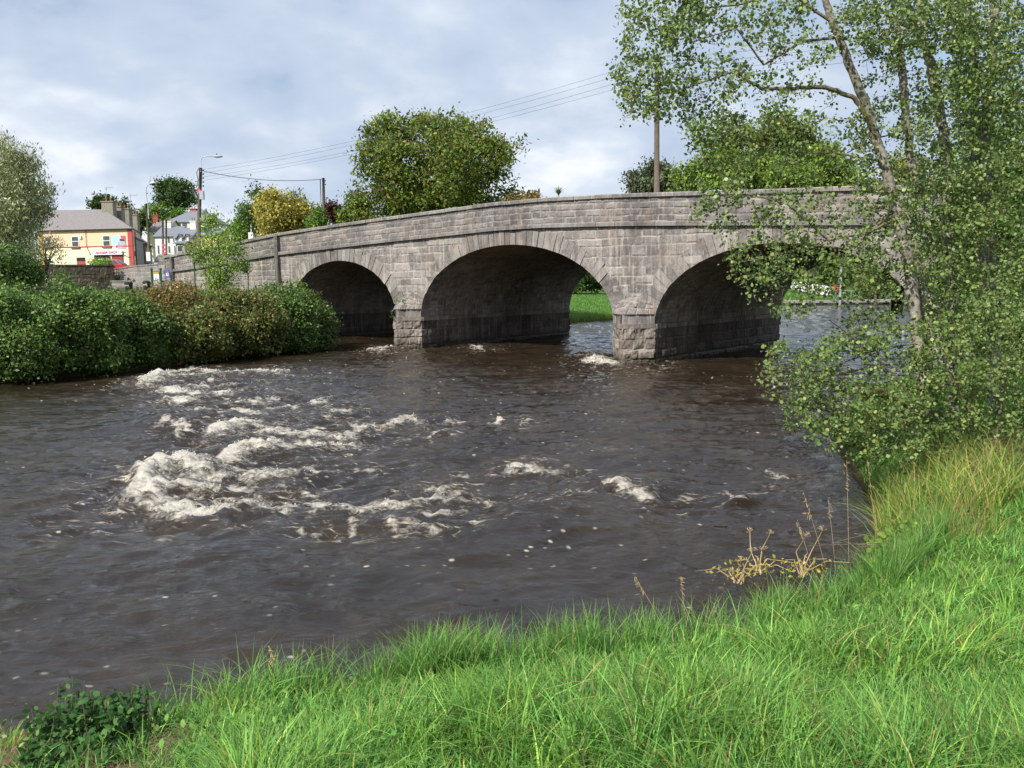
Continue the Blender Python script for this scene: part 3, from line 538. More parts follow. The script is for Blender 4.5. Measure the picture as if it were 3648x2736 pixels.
# ------------------------------------------------------------------ sky and sun
SAZ = (-.618, -.786); EL = math.radians(42)
wd = bpy.data.worlds.new('World'); sc.world = wd; wd.use_nodes = True; nt = wd.node_tree; nt.nodes.clear()
t = NT.__new__(NT); t.m = None; t.t = nt; t.out = nt.nodes.new('ShaderNodeOutputWorld')
sky = t.n('TexSky', sky_type='NISHITA', sun_disc=False); sky.sun_elevation = EL; sky.sun_rotation = math.atan2(SAZ[0], SAZ[1]); sky.dust_density = 2; sky.air_density = 1.2
tc = t.n('TexCoord'); sx = t.n('SeparateXYZ'); t.set(sx.inputs[0], tc.outputs['Generated'])
zz = t.math('ADD', t.math('MAXIMUM', sx.outputs[2], 0.), .52); cb = t.n('CombineXYZ'); t.set(cb.inputs[0], t.math('DIVIDE', sx.outputs[0], zz)); t.set(cb.inputs[1], t.math('DIVIDE', sx.outputs[1], zz)); t.set(cb.inputs[2], t.math('MULTIPLY', sx.outputs[2], 1.5))
mp = t.n('Mapping'); t.set(mp.inputs[0], cb.outputs[0]); mp.inputs[1].default_value = (2.3, .7, 1.1); mp.inputs[3].default_value = (1, 1, 1)
c1 = t.noise(mp.outputs[0], 2.3, 7, .52, .25); c2 = t.noise(mp.outputs[0], 5.6, 6, .5, .15); c3 = t.noise(mp.outputs[0], .5, 3, .5)
f = t.math('ADD', t.math('MULTIPLY', c1, .62), t.math('MULTIPLY', c2, .38)); f = t.math('ADD', f, t.math('MULTIPLY', t.math('SUBTRACT', c3, .5), .35))
bl = t.math('ABSOLUTE', t.math('SUBTRACT', t.noise(mp.outputs[0], 3.4, 4, .5, .3), .5)); f = t.math('ADD', f, t.math('MULTIPLY', t.math('SUBTRACT', .07, bl), .38)); hz = t.rng(sx.outputs[2], .0, .28, .07, 0.); f = t.math('ADD', f, hz)
rp = t.n('ValToRGB'); t.set(rp.inputs[0], f); e = rp.color_ramp.elements; e[0].position = .30; e[0].color = (.37, .455, .60, 1); e[1].position = .72; e[1].color = (.88, .90, .94, 1)
for p_, c_ in ((.44, (.425, .51, .65, 1)), (.52, (.49, .57, .695, 1)), (.585, (.60, .665, .765, 1)), (.64, (.75, .79, .86, 1))): q = e.new(p_); q.color = c_
gap = t.math('MULTIPLY', t.rng(f, .45, .36), t.rng(c2, .5, .4))
b1 = t.n('Background'); t.set(b1.inputs[0], sky.outputs[0]); b1.inputs[1].default_value = .12; b2 = t.n('Background'); t.set(b2.inputs[0], rp.outputs[0]); b2.inputs[1].default_value = 1.
ms = t.n('MixShader'); t.set(ms.inputs[0], t.math('SUBTRACT', 1., t.math('MULTIPLY', gap, .8))); nt.links.new(b1.outputs[0], ms.inputs[1]); nt.links.new(b2.outputs[0], ms.inputs[2]); nt.links.new(ms.outputs[0], t.out.inputs[0])
ld = bpy.data.lights.new('sun', 'SUN'); ld.energy = 4.9; ld.angle = math.radians(.53); ld.color = (1, .955, .88); lo = link(bpy.data.objects.new('sun', ld))
dr = Vector((SAZ[0]*math.cos(EL), SAZ[1]*math.cos(EL), math.sin(EL))); lo.rotation_euler = dr.to_track_quat('Z', 'Y').to_euler(); lo.location = (-20, -30, 40)
sc.view_settings.view_transform = 'Standard'; sc.view_settings.look = 'None'; sc.view_settings.gamma = 1; sc.view_settings.exposure = .3
sc.cycles.max_bounces = 6; sc.cycles.transparent_max_bounces = 4; sc.cycles.use_denoising = True; sc.cycles.caustics_reflective = False; sc.cycles.caustics_refractive = False
# ------------------------------------------------------------------ foliage
def pal(*c): return np.array(c, float)
P_ALDER = pal((.09, .155, .045), (.13, .215, .06), (.18, .275, .08), (.24, .32, .09), (.30, .34, .10)); P_SHRUB = pal((.07, .14, .03), (.11, .20, .04), (.17, .27, .06), (.22, .31, .08)); P_RUSSET = pal((.17, .16, .04), (.25, .17, .06), (.27, .14, .06), (.14, .18, .04))
P_CHEST = pal((.09, .17, .03), (.14, .21, .035), (.21, .27, .045), (.25, .20, .045), (.11, .19, .035)); P_YEL = pal((.38, .35, .07), (.47, .42, .10), (.28, .30, .06), (.40, .31, .07)); P_WIL = pal((.28, .32, .13), (.42, .46, .24), (.58, .60, .38), (.24, .25, .09))
P_DARK = pal((.045, .085, .025), (.07, .12, .03), (.10, .16, .04)); P_GRN = pal((.09, .18, .03), (.14, .25, .04), (.2, .31, .06)); P_LIME = pal((.2, .32, .05), (.27, .39, .07), (.32, .42, .08), (.15, .25, .04)); P_OLIVE = pal((.13, .15, .03), (.2, .2, .04), (.27, .22, .04), (.16, .2, .04)); P_PURP = pal((.07, .02, .02), (.10, .03, .03)); P_GREY = pal((.16, .20, .09), (.16, .19, .11), (.2, .22, .13))
def unit(v): return v/(np.linalg.norm(v, axis=-1, keepdims=True)+1e-9)
def leafgeo(C, size, aspect, pl, r, droop=0., out=None, shape=4, up=.35, var=.24):
    """one small leaf face per centre"""
    n = len(C); T = unit(r.normal(size=(n, 3))+np.array([0, 0, -droop])); Nn = r.normal(size=(n, 3))+np.array([0, 0, up*2])
    if out is not None: Nn += out*.9
    Nn = unit(Nn-T*(Nn*T).sum(1)[:, None]); S = np.cross(T, Nn); L = size*r.uniform(.45, 1.35, n)[:, None]; W = L*aspect
    if shape == 4: pts = [T*-L/2, S*W/2+T*L*.03-Nn*L*.06, T*L/2-Nn*L*.1, -S*W/2+T*L*.03-Nn*L*.06]
    else: pts = [T*-L/2, T*-L*.22+S*W*.42, T*L*.2+S*W*.5-Nn*L*.07, T*L/2-Nn*L*.12, T*L*.2-S*W*.5-Nn*L*.07, T*-L*.22-S*W*.42]
    V = C[:, None]+np.stack(pts, 1); k = len(pts)
    a = r.integers(0, len(pl), n); b = r.integers(0, len(pl), n); f = r.random((n, 1)); col = (pl[a]*f+pl[b]*(1-f))*(1+r.normal(0, var, (n, 1))).clip(.5, 1.6)
    return V.reshape(-1, 3), np.arange(n*k).reshape(n, k), np.repeat(col, k, 0)
def lobes(c, R, n, r, flat=1., bump=.28, inner=.35, seed=0):
    R = np.asarray(R, float); K_ = int(np.clip(n/14, 5, 30)); sd_ = unit(r.normal(size=(K_*3, 3))); pick = [0]
    while len(pick) < K_: pick.append(int(np.argmax(np.min(((sd_[:, None]-sd_[pick][None])**2).sum(-1), 1))))
    sd_ = sd_[pick]; sr = r.uniform(.26, .46, K_); sc__ = sd_*(1-sr*.85)[:, None]*r.uniform(.72, 1.1, (K_, 1)); k = r.integers(0, K_, n); d = unit(r.normal(size=(n, 3))+sd_[k]*.55)
    P = sc__[k]+d*(sr[k]*(.35+.65*r.random(n)**.5))[:, None]; spr = np.where(r.random(n) < .1, r.uniform(1.05, 1.28, n), 1.)[:, None]; P = P*spr*(1+bump*.5*(fbm(d[:, 0]*3+seed, d[:, 1]*3, d[:, 2]*3, 5, 2)[:, None]-.5)); return np.asarray(c)+P*R, unit(P*.6+d)
def lobes_old(c, R, n, r, flat=1., bump=.28, inner=.35, seed=0):
    """cluster centres through a lumpy crown volume, thick near its surface"""
    d = unit(r.normal(size=(n, 3))); d[:, 2] *= flat; rad = inner+(1-inner)*r.random(n)**.45
    lump = 1+bump*2*(fbm(d[:, 0]*1.9+seed, d[:, 1]*1.9, d[:, 2]*1.9, 5+seed, 3)-.5)+.09*r.normal(size=n)
    return np.asarray(c)+d*np.asarray(R)*(rad*lump)[:, None], d
def grow(mb, limbs, centers, r, tr=.012, sag=.12, n=4, wig=.12, rmax=.05, sides=4):
    """limbs: [(points, radii)]; joins every centre to the nearest wood with a bent twig"""
    NP = []; NR = []
    for P, Rr in limbs:
        P = np.asarray(P, float); q = np.linspace(0, len(P)-1, len(P)*6); P2 = np.stack([np.interp(q, range(len(P)), P[:, k]) for k in range(3)], -1); R2 = np.interp(q, range(len(P)), Rr)
        P2[1:-1] += r.normal(0, .15, (len(P2)-2, 3))*R2[1:-1, None]
        mb.tube(P2, R2, 9 if Rr[0] > .03 else 6); NP.append(P2); NR.append(R2)
    NP = list(np.concatenate(NP)); NR = list(np.concatenate(NR)); A = np.array(NP); d0 = np.array([np.min(((A-c)**2).sum(1)) for c in centers]); order = np.argsort(d0)
    cap = len(NP)+len(centers)*n+8; AP = np.full((cap, 3), 1e6); AR = np.zeros(cap); k = len(NP); AP[:k] = NP; AR[:k] = NR; tw = []
    for ci in order:
        c = centers[ci]; dd = ((AP[:k]-c)**2).sum(1); j = int(np.argmin(dd*(1+.0*AR[:k]))); p = AP[j]; L = math.sqrt(dd[j])
        if L < 1e-3: continue
        t = np.linspace(0, 1, n+1)[:, None]; Q = p+(c-p)*t+np.array([0, 0, 1.])*np.sin(t*PI)*L*sag+r.normal(0, wig*L, (n+1, 3))*np.sin(t*PI)*.6
        r0 = min(AR[j]*.75, tr+L*.009, rmax); rad = np.linspace(r0, max(r0*.4, .0028), n+1); mb.tube(Q, rad, sides, cap=False)
        AP[k:k+n] = Q[1:]; AR[k:k+n] = rad[1:]; k += n; tw.append(Q)
    return tw
def crown(name, parent, mat, C, d, m, sig, size, aspect, pl, r, droop=0., shape=4, up=.35, tone=None):
    n = len(C); o = np.repeat(d, m, 0); P = np.repeat(C, m, 0)+r.normal(0, 1, (n*m, 3))*sig*np.array([1, 1, .8]); 
    if droop: P[:, 2] -= abs(r.normal(0, sig*droop, n*m))
    V, F, c = leafgeo(P, size, aspect, pl, r, droop, o, shape, up)
    cv = 1+.3*(np.repeat(r.normal(size=n), m*F.shape[1])[:, None]).clip(-1.5, 1.5); c = c*cv
    return npmesh(name, V, F, mat, parent, c)
def tree(name, label, cat, box, Y, zb, pl, n, m, size, group=None, sig=None, aspect=.6, mat='leaf', droop=0., bump=.3, inner=.35, trunkr=.22, lean=0, seed=1, deep=.9, crownz=None, bark_='bark2', part='crown', flat=1., stems=1):
    """crown filling a box given in 2212-wide picture pixels at distance Y"""
    r = np.random.default_rng(seed*101+7); x0, x1, y0, y1 = box; a = aq(x0, y1, Y); b = aq(x1, y0, Y); c = (a+b)/2; R = np.array([abs(b[0]-a[0])/2, abs(b[0]-a[0])/2*deep, abs(b[2]-a[2])/2])
    C, d = lobes(c, R*(1.08 if stems > 1 else .98), n, r, flat, bump, inner, seed); C[:, 2] = np.maximum(C[:, 2], zb+.15)
    sig = (sig or (R[0]*R[1]*R[2])**(1/3)*.13)*.72
    root = empty(name, (float(c[0]+lean), Y, zb), label, cat, group); mb = MB()
    for k in range(stems):
        ox = 0 if stems == 1 else r.uniform(-.5, .5)*R[0]; base = np.array([c[0]+lean+ox, Y, zb-.2]); top = np.array([c[0]+ox*1.2, Y, c[2]+R[2]*.35]); mid = (base+top)/2+r.normal(0, .1, 3)*R[0]*.3
        L = [([base, mid, top], [trunkr, trunkr*.75, trunkr*.3])]
        for q in range(4 if n > 40 else 2):
            an = r.uniform(0, 2*PI); e = c+np.array([math.cos(an)*R[0]*.6, math.sin(an)*R[1]*.6, r.uniform(-.1, .5)*R[2]]); L.append(([mid, (mid+e)/2+[0, 0, .1*R[2]], e], [trunkr*.5, trunkr*.35, trunkr*.14]))
        if k == 0: LL = L
        else: LL += L
    sub = C if n <= 90 else C[r.choice(n, 90, replace=False)]
    grow(mb, LL, sub, r, tr=.01*max(1, size*6), n=3, rmax=trunkr*.4)
    mb.build('stem' if stems > 1 else 'trunk', M[bark_], root, smooth=True)
    crown(part, root, M[mat], C, d, m, sig, size, aspect, pl, r, droop)
    return root
# trees behind the bridge and the town
tree('horse_chestnut_tree', 'broad dark green chestnut tree with browning leaves behind the bridge parapet', 'tree', (784, 1114, 218, 520), 62, 4.0, P_CHEST, 760, 62, .28, seed=3, bump=.34, inner=.3, trunkr=.45, sig=.52, droop=.3, deep=.85, aspect=.5)
tree('small_tree', 'low green leafy tree at the left foot of the big chestnut', 'tree', (738, 815, 410, 505), 64, 4.0, P_CHEST, 110, 50, .22, seed=4, trunkr=.15, sig=.45)
tree('copper_beech_tree', 'small purple-leaved tree beside the plain wooden pole', 'tree', (706, 742, 428, 480), 70, 4.5, P_PURP, 45, 34, .24, seed=5, trunkr=.12, sig=.4)
tree('round_shrub', 'bright green rounded shrub behind the parapet left of the plain wooden pole', 'shrub', (664, 702, 448, 505), 66, 4.0, P_GRN, 60, 50, .18, seed=6, trunkr=.1, sig=.3)
tree('birch_tree', 'tall golden yellow tree behind the left end of the bridge', 'tree', (545, 668, 412, 520), 72, 4.3, P_YEL, 260, 60, .24, seed=7, trunkr=.25, sig=.5, bump=.24)
tree('conifer_tree', 'dark pointed evergreen peeping over the golden tree', 'tree', (536, 590, 408, 510), 78, 4.3, P_DARK, 90, 60, .24, seed=8, trunkr=.2, sig=.5, bump=.15)
tree('ash_tree', 'pale grey-green loose tree right behind the golden tree', 'tree', (628, 662, 420, 500), 80, 4.3, P_GREY, 60, 26, .26, seed=9, trunkr=.2, sig=.55)
tree('ash_tree', 'dull green tree between the golden tree and the plain wooden pole', 'tree', (650, 715, 438, 520), 86, 4.3, P_OLIVE, 70, 50, .28, seed=10, trunkr=.2, sig=.6)
tree('maple_tree', 'green tree behind the young riverside tree, below the street lamp', 'tree', (498, 545, 438, 530), 84, 4.6, P_GRN, 90, 46, .26, seed=11, trunkr=.2, sig=.5)
tree('purple_plum_tree', 'small dark red tree beside the red brick chimney', 'tree', (520, 546, 458, 500), 92, 5.0, P_PURP, 40, 40, .26, seed=12, trunkr=.12, sig=.45)
tree('beech_tree', 'tall rounded dark tree on the hill above the slate-roofed house', 'tree', (338, 424, 382, 462), 200, 8, P_DARK, 150, 60, .55, seed=13, trunkr=.5, sig=1.0, bump=.22)
tree('hedge_tree', 'low green tree on the hillside left of the slate-roofed house', 'tree', (305, 400, 444, 505), 195, 8, P_GRN, 130, 50, .55, seed=14, trunkr=.4, sig=1.1)
tree('chimney_tree', 'dark green tree rising behind the tall rendered chimneys', 'tree', (205, 250, 426, 460), 135, 6, P_DARK, 60, 50, .45, seed=15, trunkr=.3, sig=.7)
tree('chimney_tree', 'loose dark tree right of the tall rendered chimneys', 'tree', (245, 287, 430, 478), 130, 6, P_DARK, 50, 36, .4, seed=16, trunkr=.3, sig=.7)
tree('distant_tree', 'small dark tree in the gap beside the slim street lamp', 'tree', (284, 318, 452, 500), 150, 7, P_DARK, 50, 40, .5, seed=17, trunkr=.3, sig=.9)
tree('red_shrub', 'reddish shrub showing over the bridge parapet near its crest', 'shrub', (1092, 1172, 414, 460), 60, 3.8, P_RUSSET, 70, 44, .2, seed=18, trunkr=.1, sig=.35)
tree('poplar_tree', 'grey-green tree behind the parapet beside the tallest pole', 'tree', (1352, 1468, 350, 440), 66, 3.8, P_GREY*.75, 150, 50, .26, seed=19, trunkr=.3, sig=.5)
tree('oak_tree', 'large dark rounded tree with browning top behind the right part of the bridge', 'tree', (1500, 1800, 252, 470), 58, 3.8, P_CHEST*.8, 420, 60, .28, seed=20, trunkr=.5, sig=.6, bump=.2)
tree('sycamore_tree', 'yellow-green tree in front of the large dark rounded one', 'tree', (1452, 1640, 330, 470), 52, 3.8, P_LIME*.8, 240, 54, .22, seed=21, trunkr=.3, sig=.45)
tree('sycamore_tree', 'yellowing leafy tree right of the large rounded one behind the parapet', 'tree', (1640, 1880, 325, 470), 50, 3.8, P_LIME*.75, 260, 54, .22, seed=22, trunkr=.3, sig=.45)
tree('hawthorn_tree', 'orange-tinted green tree by the right bridge end', 'tree', (1830, 2060, 330, 640), 37, 2.0, P_OLIVE, 260, 60, .16, seed=23, trunkr=.25, sig=.42, stems=1)
tree('hawthorn_tree', 'dark green tree filling the right edge behind the alders', 'tree', (2010, 2300, 180, 800), 26, 1.5, P_GRN*.75, 330, 62, .15, seed=24, trunkr=.25, sig=.5)
tree('riverside_tree', 'green tree on the right bank upstream beyond the bridge', 'tree', (1985, 2230, 480, 720), 60, 1.2, P_GRN*.8, 200, 50, .3, seed=25, trunkr=.3, sig=.6)
tree('far_bank_tree', 'dark green tree behind the white gangway', 'tree', (1690, 1850, 500, 640), 140, 2, P_GRN*.75, 170, 50, .55, seed=26, trunkr=.4, sig=1.2)
tree('far_bank_tree', 'brown-tinged tree right of the gangway railings', 'tree', (1830, 2000, 515, 650), 135, 2, P_OLIVE*.85, 170, 50, .5, seed=27, trunkr=.4, sig=1.2)
for k, (x0, x1) in enumerate(((1180, 1262), (1240, 1335))):
    tree('willow_thicket', ['dark willow thicket at the left of the meadow seen through the middle arch', 'dark willow thicket at the right of the meadow seen through the middle arch'][k], 'tree', (x0, x1, 560, 626), 112+k*4, 2.4, P_DARK*1.2, 110, 50, .4, seed=28+k, trunkr=.3, sig=.8, stems=3, deep=.5)
# far woods closing the horizon (nobody could count them)
r = np.random.default_rng(5); n = 4200; an = r.uniform(-1.15, 1.15, n); D = r.uniform(300, 420, n); C = np.stack([np.sin(an)*D, np.cos(an)*D, 7+r.random(n)*7*(.4+fbm(an*14, an*0, seed=3))], -1)
P = np.repeat(C, 9, 0)+r.normal(0, 2.2, (n*9, 3)); V, F, c = leafgeo(P, 3.2, .8, P_DARK*1.3, r)
tag(npmesh('distant_woods', V, F, M['leaf'], col=c), 'distant dark woods along the horizon', 'woods', kind='stuff')
# willow on the left
rt = tree('willow_tree', 'silvery green willow at the left edge in front of the grey wall', 'tree', (-170, 104, 262, 590), 43, 2.85, P_WIL, 620, 80, .19, seed=31, trunkr=.35, sig=.36, aspect=.33, droop=1.3, bump=.34, inner=.25, flat=1.)
tree('willow_tree', 'low drooping willow boughs hanging before the barber shop corner', 'tree', (60, 135, 495, 575), 41, 2.85, P_WIL*.7, 42, 34, .14, seed=32, trunkr=.08, sig=.3, aspect=.3, droop=1.2)
tree('elder_bush', 'dark green bush below the willow against the dark wall', 'bush', (-60, 80, 535, 625), 40, 2.85, P_DARK*1.4, 150, 60, .14, seed=33, trunkr=.08, sig=.4, stems=3)
# shrubs along the left bank
SH = [((-110, 130, 622, 826), 29.6, P_SHRUB, 'large green shrub leaning over the water at the left edge'), ((60, 262, 622, 818), 31.5, P_SHRUB, 'large light green shrub in front of the dark stone wall'), ((205, 350, 640, 800), 33.6, P_SHRUB*.8, 'dark green lower shrub left of the russet shrub'),
      ((275, 450, 612, 760), 36.6, P_RUSSET*1.1, 'russet tinged shrub on the bank below the notice board'), ((340, 480, 655, 792), 35.6, np.concatenate([P_RUSSET, P_SHRUB]), 'olive green shrub at the water beside the first foam'), ((425, 600, 620, 790), 38.6, np.concatenate([P_RUSSET, P_SHRUB]), 'green shrub flecked with rust below the slender young tree'), ((535, 680, 618, 788), 41.0, P_SHRUB*.85, 'green shrub below the small framed board'), ((610, 716, 655, 782), 42.8, P_SHRUB*.75, 'dark green shrub reaching toward the left arch')]
for k, (bx, Y, pl_, lb) in enumerate(SH):
    tree('riverside_shrub', lb, 'shrub', bx, Y, .25 if bx[3] > 770 else .9, pl_, 520, 62, .125, group='shrubs along the left river bank', seed=40+k, trunkr=.06, sig=.27, stems=4, bump=.3, inner=.45, deep=.8, mat='gloss', part='foliage')
tree('bramble_bush', 'thin green sprays reaching up in front of the left arch', 'bush', (632, 688, 612, 690), 43.6, .6, P_LIME*.6, 40, 34, .12, seed=50, trunkr=.03, sig=.25, stems=3, part='foliage')
rt = tree('young_tree', 'slender light green young tree growing before the bridge approach wall', 'tree', (425, 522, 440, 640), 46, 2.6, P_LIME, 150, 46, .13, seed=51, trunkr=.07, sig=.34, bark_='twig', bump=.4, inner=.1, deep=.8)
tree('young_tree', 'small feathery sapling against the approach wall left of the dark pilaster', 'tree', (522, 548, 552, 600), 47, 2.6, P_GRN*1.2, 14, 30, .12, seed=52, trunkr=.03, sig=.16, bark_='twig')
tree('golden_shrub', 'small yellow-green shrub on top of the dark wall by the red car', 'shrub', (200, 240, 558, 580), 62.6, 4.0, P_LIME, 26, 50, .13, seed=53, trunkr=.04, sig=.28)
for k, (p, n_) in enumerate(((bp(-.9, -.55, 2.25), 16), (bp(-1.45, -.35, 1.95), 8))):
    r = np.random.default_rng(60+k); root = empty('wall_weed', tuple(p), ['green weed tuft rooted on top of the left pier nose', 'trailing green weed hanging down the left pier cap'][k], 'weed', None); C = p+r.normal(0, .2, (n_, 3))*[1, .5, 1]-np.array([0, 0, .2*k]); C = C-NV*0; mb = MB(); [mb.tube([p, (p+c)/2+[0, 0, .05], c], .006, 4) for c in C]; mb.build('stem', M['twig'], root); crown('foliage', root, M['leaf'], C, unit(C-p), 12, .06, .07, .6, P_GRN, r)
# ------------------------------------------------------------------ alders on the right
def pxl(L, Y, R):   # polyline from picture points, depth may vary
    Ys = np.interp(range(len(L)), [0, len(L)-1], Y) if isinstance(Y, tuple) else [Y]*len(L); return [aq(x, y, yy) for (x, y), yy in zip(L, Ys)], list(np.interp(np.linspace(0, 1, len(L)), np.linspace(0, 1, len(R)), R))
def boxpts(r, x0, x1, y0, y1, Y0, Y1, n): return np.array([aq(r.uniform(x0, x1), r.uniform(y0, y1), r.uniform(Y0, Y1)) for _ in range(n)])
def alder(label, limbs, regions, seed, base, group='alder trees on the right bank', size=.049, m=21, sig=.11, pl=P_ALDER, name='alder_tree', cat='tree'):
    r = np.random.default_rng(seed); root = empty(name, tuple(base), label, cat, group)
    C = np.concatenate([boxpts(r, *g) for g in regions]); keep = gz(C[:, 0], C[:, 1])+.12 < C[:, 2]; C = C[keep]; C = C[C[:, 2] > .12]
    mb = MB(); tm = MB()
    for P, Rr in limbs:
        if Rr[0] > .045:
            P = np.asarray(P); q = np.linspace(0, len(P)-1, len(P)*8); P2 = np.stack([np.interp(q, range(len(P)), P[:, k]) for k in range(3)], -1); R2 = np.interp(q, range(len(P)), Rr); P2[1:-1] += .12*R2[1:-1, None]*r.normal(0, 1, (len(P2)-2, 3)); tm.tube(P2, R2*(1+.06*r.normal(size=len(R2))), 12)
    tm.build('trunk', M['bark'], root, smooth=True)
    tw = grow(mb, [l for l in limbs if l[1][0] <= .045] or [limbs[0]], C, r) if False else grow(mb, limbs if not tm.n else [(p, list(np.array(q)*.8)) for p, q in limbs], C, r, tr=.0055, sag=.05, n=5, wig=.13, rmax=.03)
    mb.build('branch', M['twig'], root, smooth=True)
    # leaves strung along the outer part of each twig
    T = np.array([q for q in tw if len(q) == 6]); t = r.uniform(.35, 1.08, (len(T), m)); i = np.minimum((t*5).astype(int), 4); f = (t*5-i)[..., None]; P = T[np.arange(len(T))[:, None], i]*(1-f)+T[np.arange(len(T))[:, None], i+1]*f
    P = (P+r.normal(0, sig*.62, P.shape)*np.array([1, 1, .8])).reshape(-1, 3); V, F, c = leafgeo(P, size, .82, pl, r, .3, None, 6, .45)
    npmesh('crown', V, F, M['gloss'], root, c)
    return root
Y1 = 12.6
alder('leaning alder with a pale mottled trunk and one long bough reaching over the river', [
  pxl([(2002, 905), (1997, 850), (1980, 711), (1968, 600), (1958, 546), (1940, 470), (1908, 349), (1872, 230), (1829, 125), (1793, 33), (1770, -40)], Y1, [.10, .088, .075, .062, .045]),
  pxl([(1900, 320), (1878, 262), (1846, 212), (1780, 187), (1714, 191), (1648, 192), (1609, 171), (1593, 151), (1537, 171), (1480, 190)], (12.6, 11.8), [.044, .042, .034, .022, .009]),
  pxl([(1935, 450), (1840, 540), (1760, 530), (1700, 545), (1640, 560), (1575, 570)], (12.6, 11.9), [.03, .02, .008]),
  pxl([(1810, 80), (1730, 90), (1700, 110), (1650, 140), (1590, 60), (1500, 90)], (12.6, 11.9), [.03, .02, .008]),
  pxl([(1800, 50), (1700, -20), (1600, 10), (1480, 20)], (12.6, 12.2), [.03, .02, .01]),
  pxl([(1985, 780), (1900, 790), (1800, 810), (1720, 812), (1650, 850)], (12.6, 11.6), [.022, .016, .006]),
  pxl([(1985, 740), (1880, 760), (1780, 800), (1700, 870)], (12.6, 11.9), [.02, .014, .006]),
  pxl([(1940, 470), (1880, 500), (1790, 520), (1700, 440), (1620, 420), (1500, 470)], (12.6, 12), [.024, .016, .006]),
  pxl([(1908, 349), (1800, 330), (1700, 330), (1600, 300)], (12.6, 12), [.02, .014, .006])],
  [(1345, 1500, -60, 130, 11.4, 13, 95), (1420, 1760, -80, 100, 11.2, 13.2, 190), (1330, 1480, 130, 260, 11.4, 12.8, 90), (1470, 1620, 120, 300, 11.3, 12.8, 70), (1600, 1800, 100, 260, 11.4, 13, 40), (1490, 1700, 220, 330, 11.4, 12.8, 45), (1660, 1900, 240, 420, 11.6, 13, 60),
   (1490, 1640, 330, 500, 11.4, 12.8, 62), (1620, 1900, 420, 600, 11.4, 12.9, 120), (1560, 1700, 520, 620, 11.3, 12.6, 26), (1690, 1900, 560, 640, 11.4, 12.8, 44), (1600, 1760, 590, 690, 11.4, 12.5, 20), (1800, 1960, -80, 100, 11.8, 13, 70)], 71, aq(2002, 905, Y1))
alder('alder with an upright dark trunk just right of the leaning pale one', [
  pxl([(2010, 900), (2000, 780), (1990, 600), (1977, 503), (1987, 444), (1968, 345), (1954, 214), (1948, 148), (1935, 53), (1930, -40)], 13.1, [.085, .075, .065, .055, .045]),
  pxl([(1948, 130), (1900, 60), (1860, -10)], 13, [.03, .02, .012]), pxl([(1960, 280), (1890, 300), (1830, 330)], 13, [.02, .012])],
  [(1860, 2010, -80, 130, 12.4, 13.8, 95), (1830, 2010, 230, 470, 12.3, 13.8, 130), (1860, 2000, 470, 640, 12.2, 13.6, 100), (1870, 1990, 90, 230, 12.4, 13.8, 36), (1800, 1960, 640, 760, 11.8, 13.4, 50)], 72, aq(2010, 900, 13.1))
alder('forked alder with a bright patchy trunk in the middle of the group', [
  pxl([(2060, 900), (2053, 776), (2056, 711), (2060, 645), (2047, 467), (2043, 362), (2037, 280), (2017, 171), (2004, 115), (1991, 59), (1987, 0), (1985, -50)], 13.9, [.095, .09, .08, .068, .05]),
  pxl([(1998, 75), (1975, 60), (1940, 50), (1900, 20), (1880, -30)], 13.9, [.045, .035, .02]), pxl([(2010, 110), (2025, 80), (2008, 30), (1995, -30)], 14, [.025, .018]), pxl([(2045, 440), (2090, 360), (2110, 300)], 13.9, [.025, .015])],
  [(1980, 2120, 130, 420, 12.8, 14.8, 190), (1940, 2110, -80, 110, 13, 14.8, 150), (1970, 2120, 380, 700, 12.6, 14.5, 280), (2040, 2140, 20, 200, 13.2, 14.6, 90)], 73, aq(2060, 900, 13.9))
alder('alder with twin dark trunks near the right edge of the picture', [
  pxl([(2150, 920), (2140, 700), (2120, 500), (2116, 355), (2109, 312), (2106, 230), (2099, 99), (2090, -40)], 14.6, [.10, .09, .08, .07, .055]), pxl([(2150, 900), (2150, 650), (2128, 420), (2129, 296), (2145, 99), (2149, -30)], 14.9, [.10, .09, .085, .07]),
  pxl([(2100, 120), (2060, 50), (2040, -10)], 14.6, [.03, .02])],
  [(2060, 2290, -80, 330, 12.6, 15.6, 720), (2090, 2300, 330, 720, 12.2, 15.4, 560)], 74, aq(2150, 920, 14.6))
alder('bushy alder regrowth spreading low over the water below the leaning trunk', [
  pxl([(1990, 900), (1930, 860), (1850, 850), (1760, 820), (1690, 800)], (12.2, 11.2), [.03, .02, .008]), pxl([(1995, 910), (1900, 930), (1800, 890), (1700, 870), (1640, 840)], (12.2, 10.9), [.025, .018, .006]), pxl([(1995, 930), (1900, 980), (1820, 960), (1760, 930)], (12., 10.8), [.022, .015, .006]), pxl([(1990, 880), (1900, 780), (1830, 720), (1790, 690)], (12.2, 11.6), [.02, .012, .006])],
  [(1660, 1800, 740, 860, 10.8, 12.2, 66), (1760, 1990, 700, 860, 11, 12.6, 105), (1690, 1850, 840, 930, 10.6, 12, 50), (1820, 2010, 850, 1000, 10.8, 12.2, 125), (1750, 1850, 900, 970, 10.6, 11.6, 30)], 75, aq(1995, 920, 12.2), name='alder_bush', cat='bush')
alder('dense dark alder bush under the twin trunks at the right edge', [pxl([(2120, 960), (2080, 860), (2050, 760), (2040, 700)], 12.4, [.03, .02, .01]), pxl([(2150, 960), (2170, 820), (2190, 700)], 12.4, [.03, .02, .01]), pxl([(2100, 960), (2030, 900), (1980, 850)], (12.4, 11.8), [.025, .01])],
  [(1980, 2110, 680, 990, 11.4, 13, 270), (2090, 2310, 640, 960, 11, 13.4, 420)], 76, aq(2120, 960, 12.4), name='alder_bush', cat='bush', m=17)
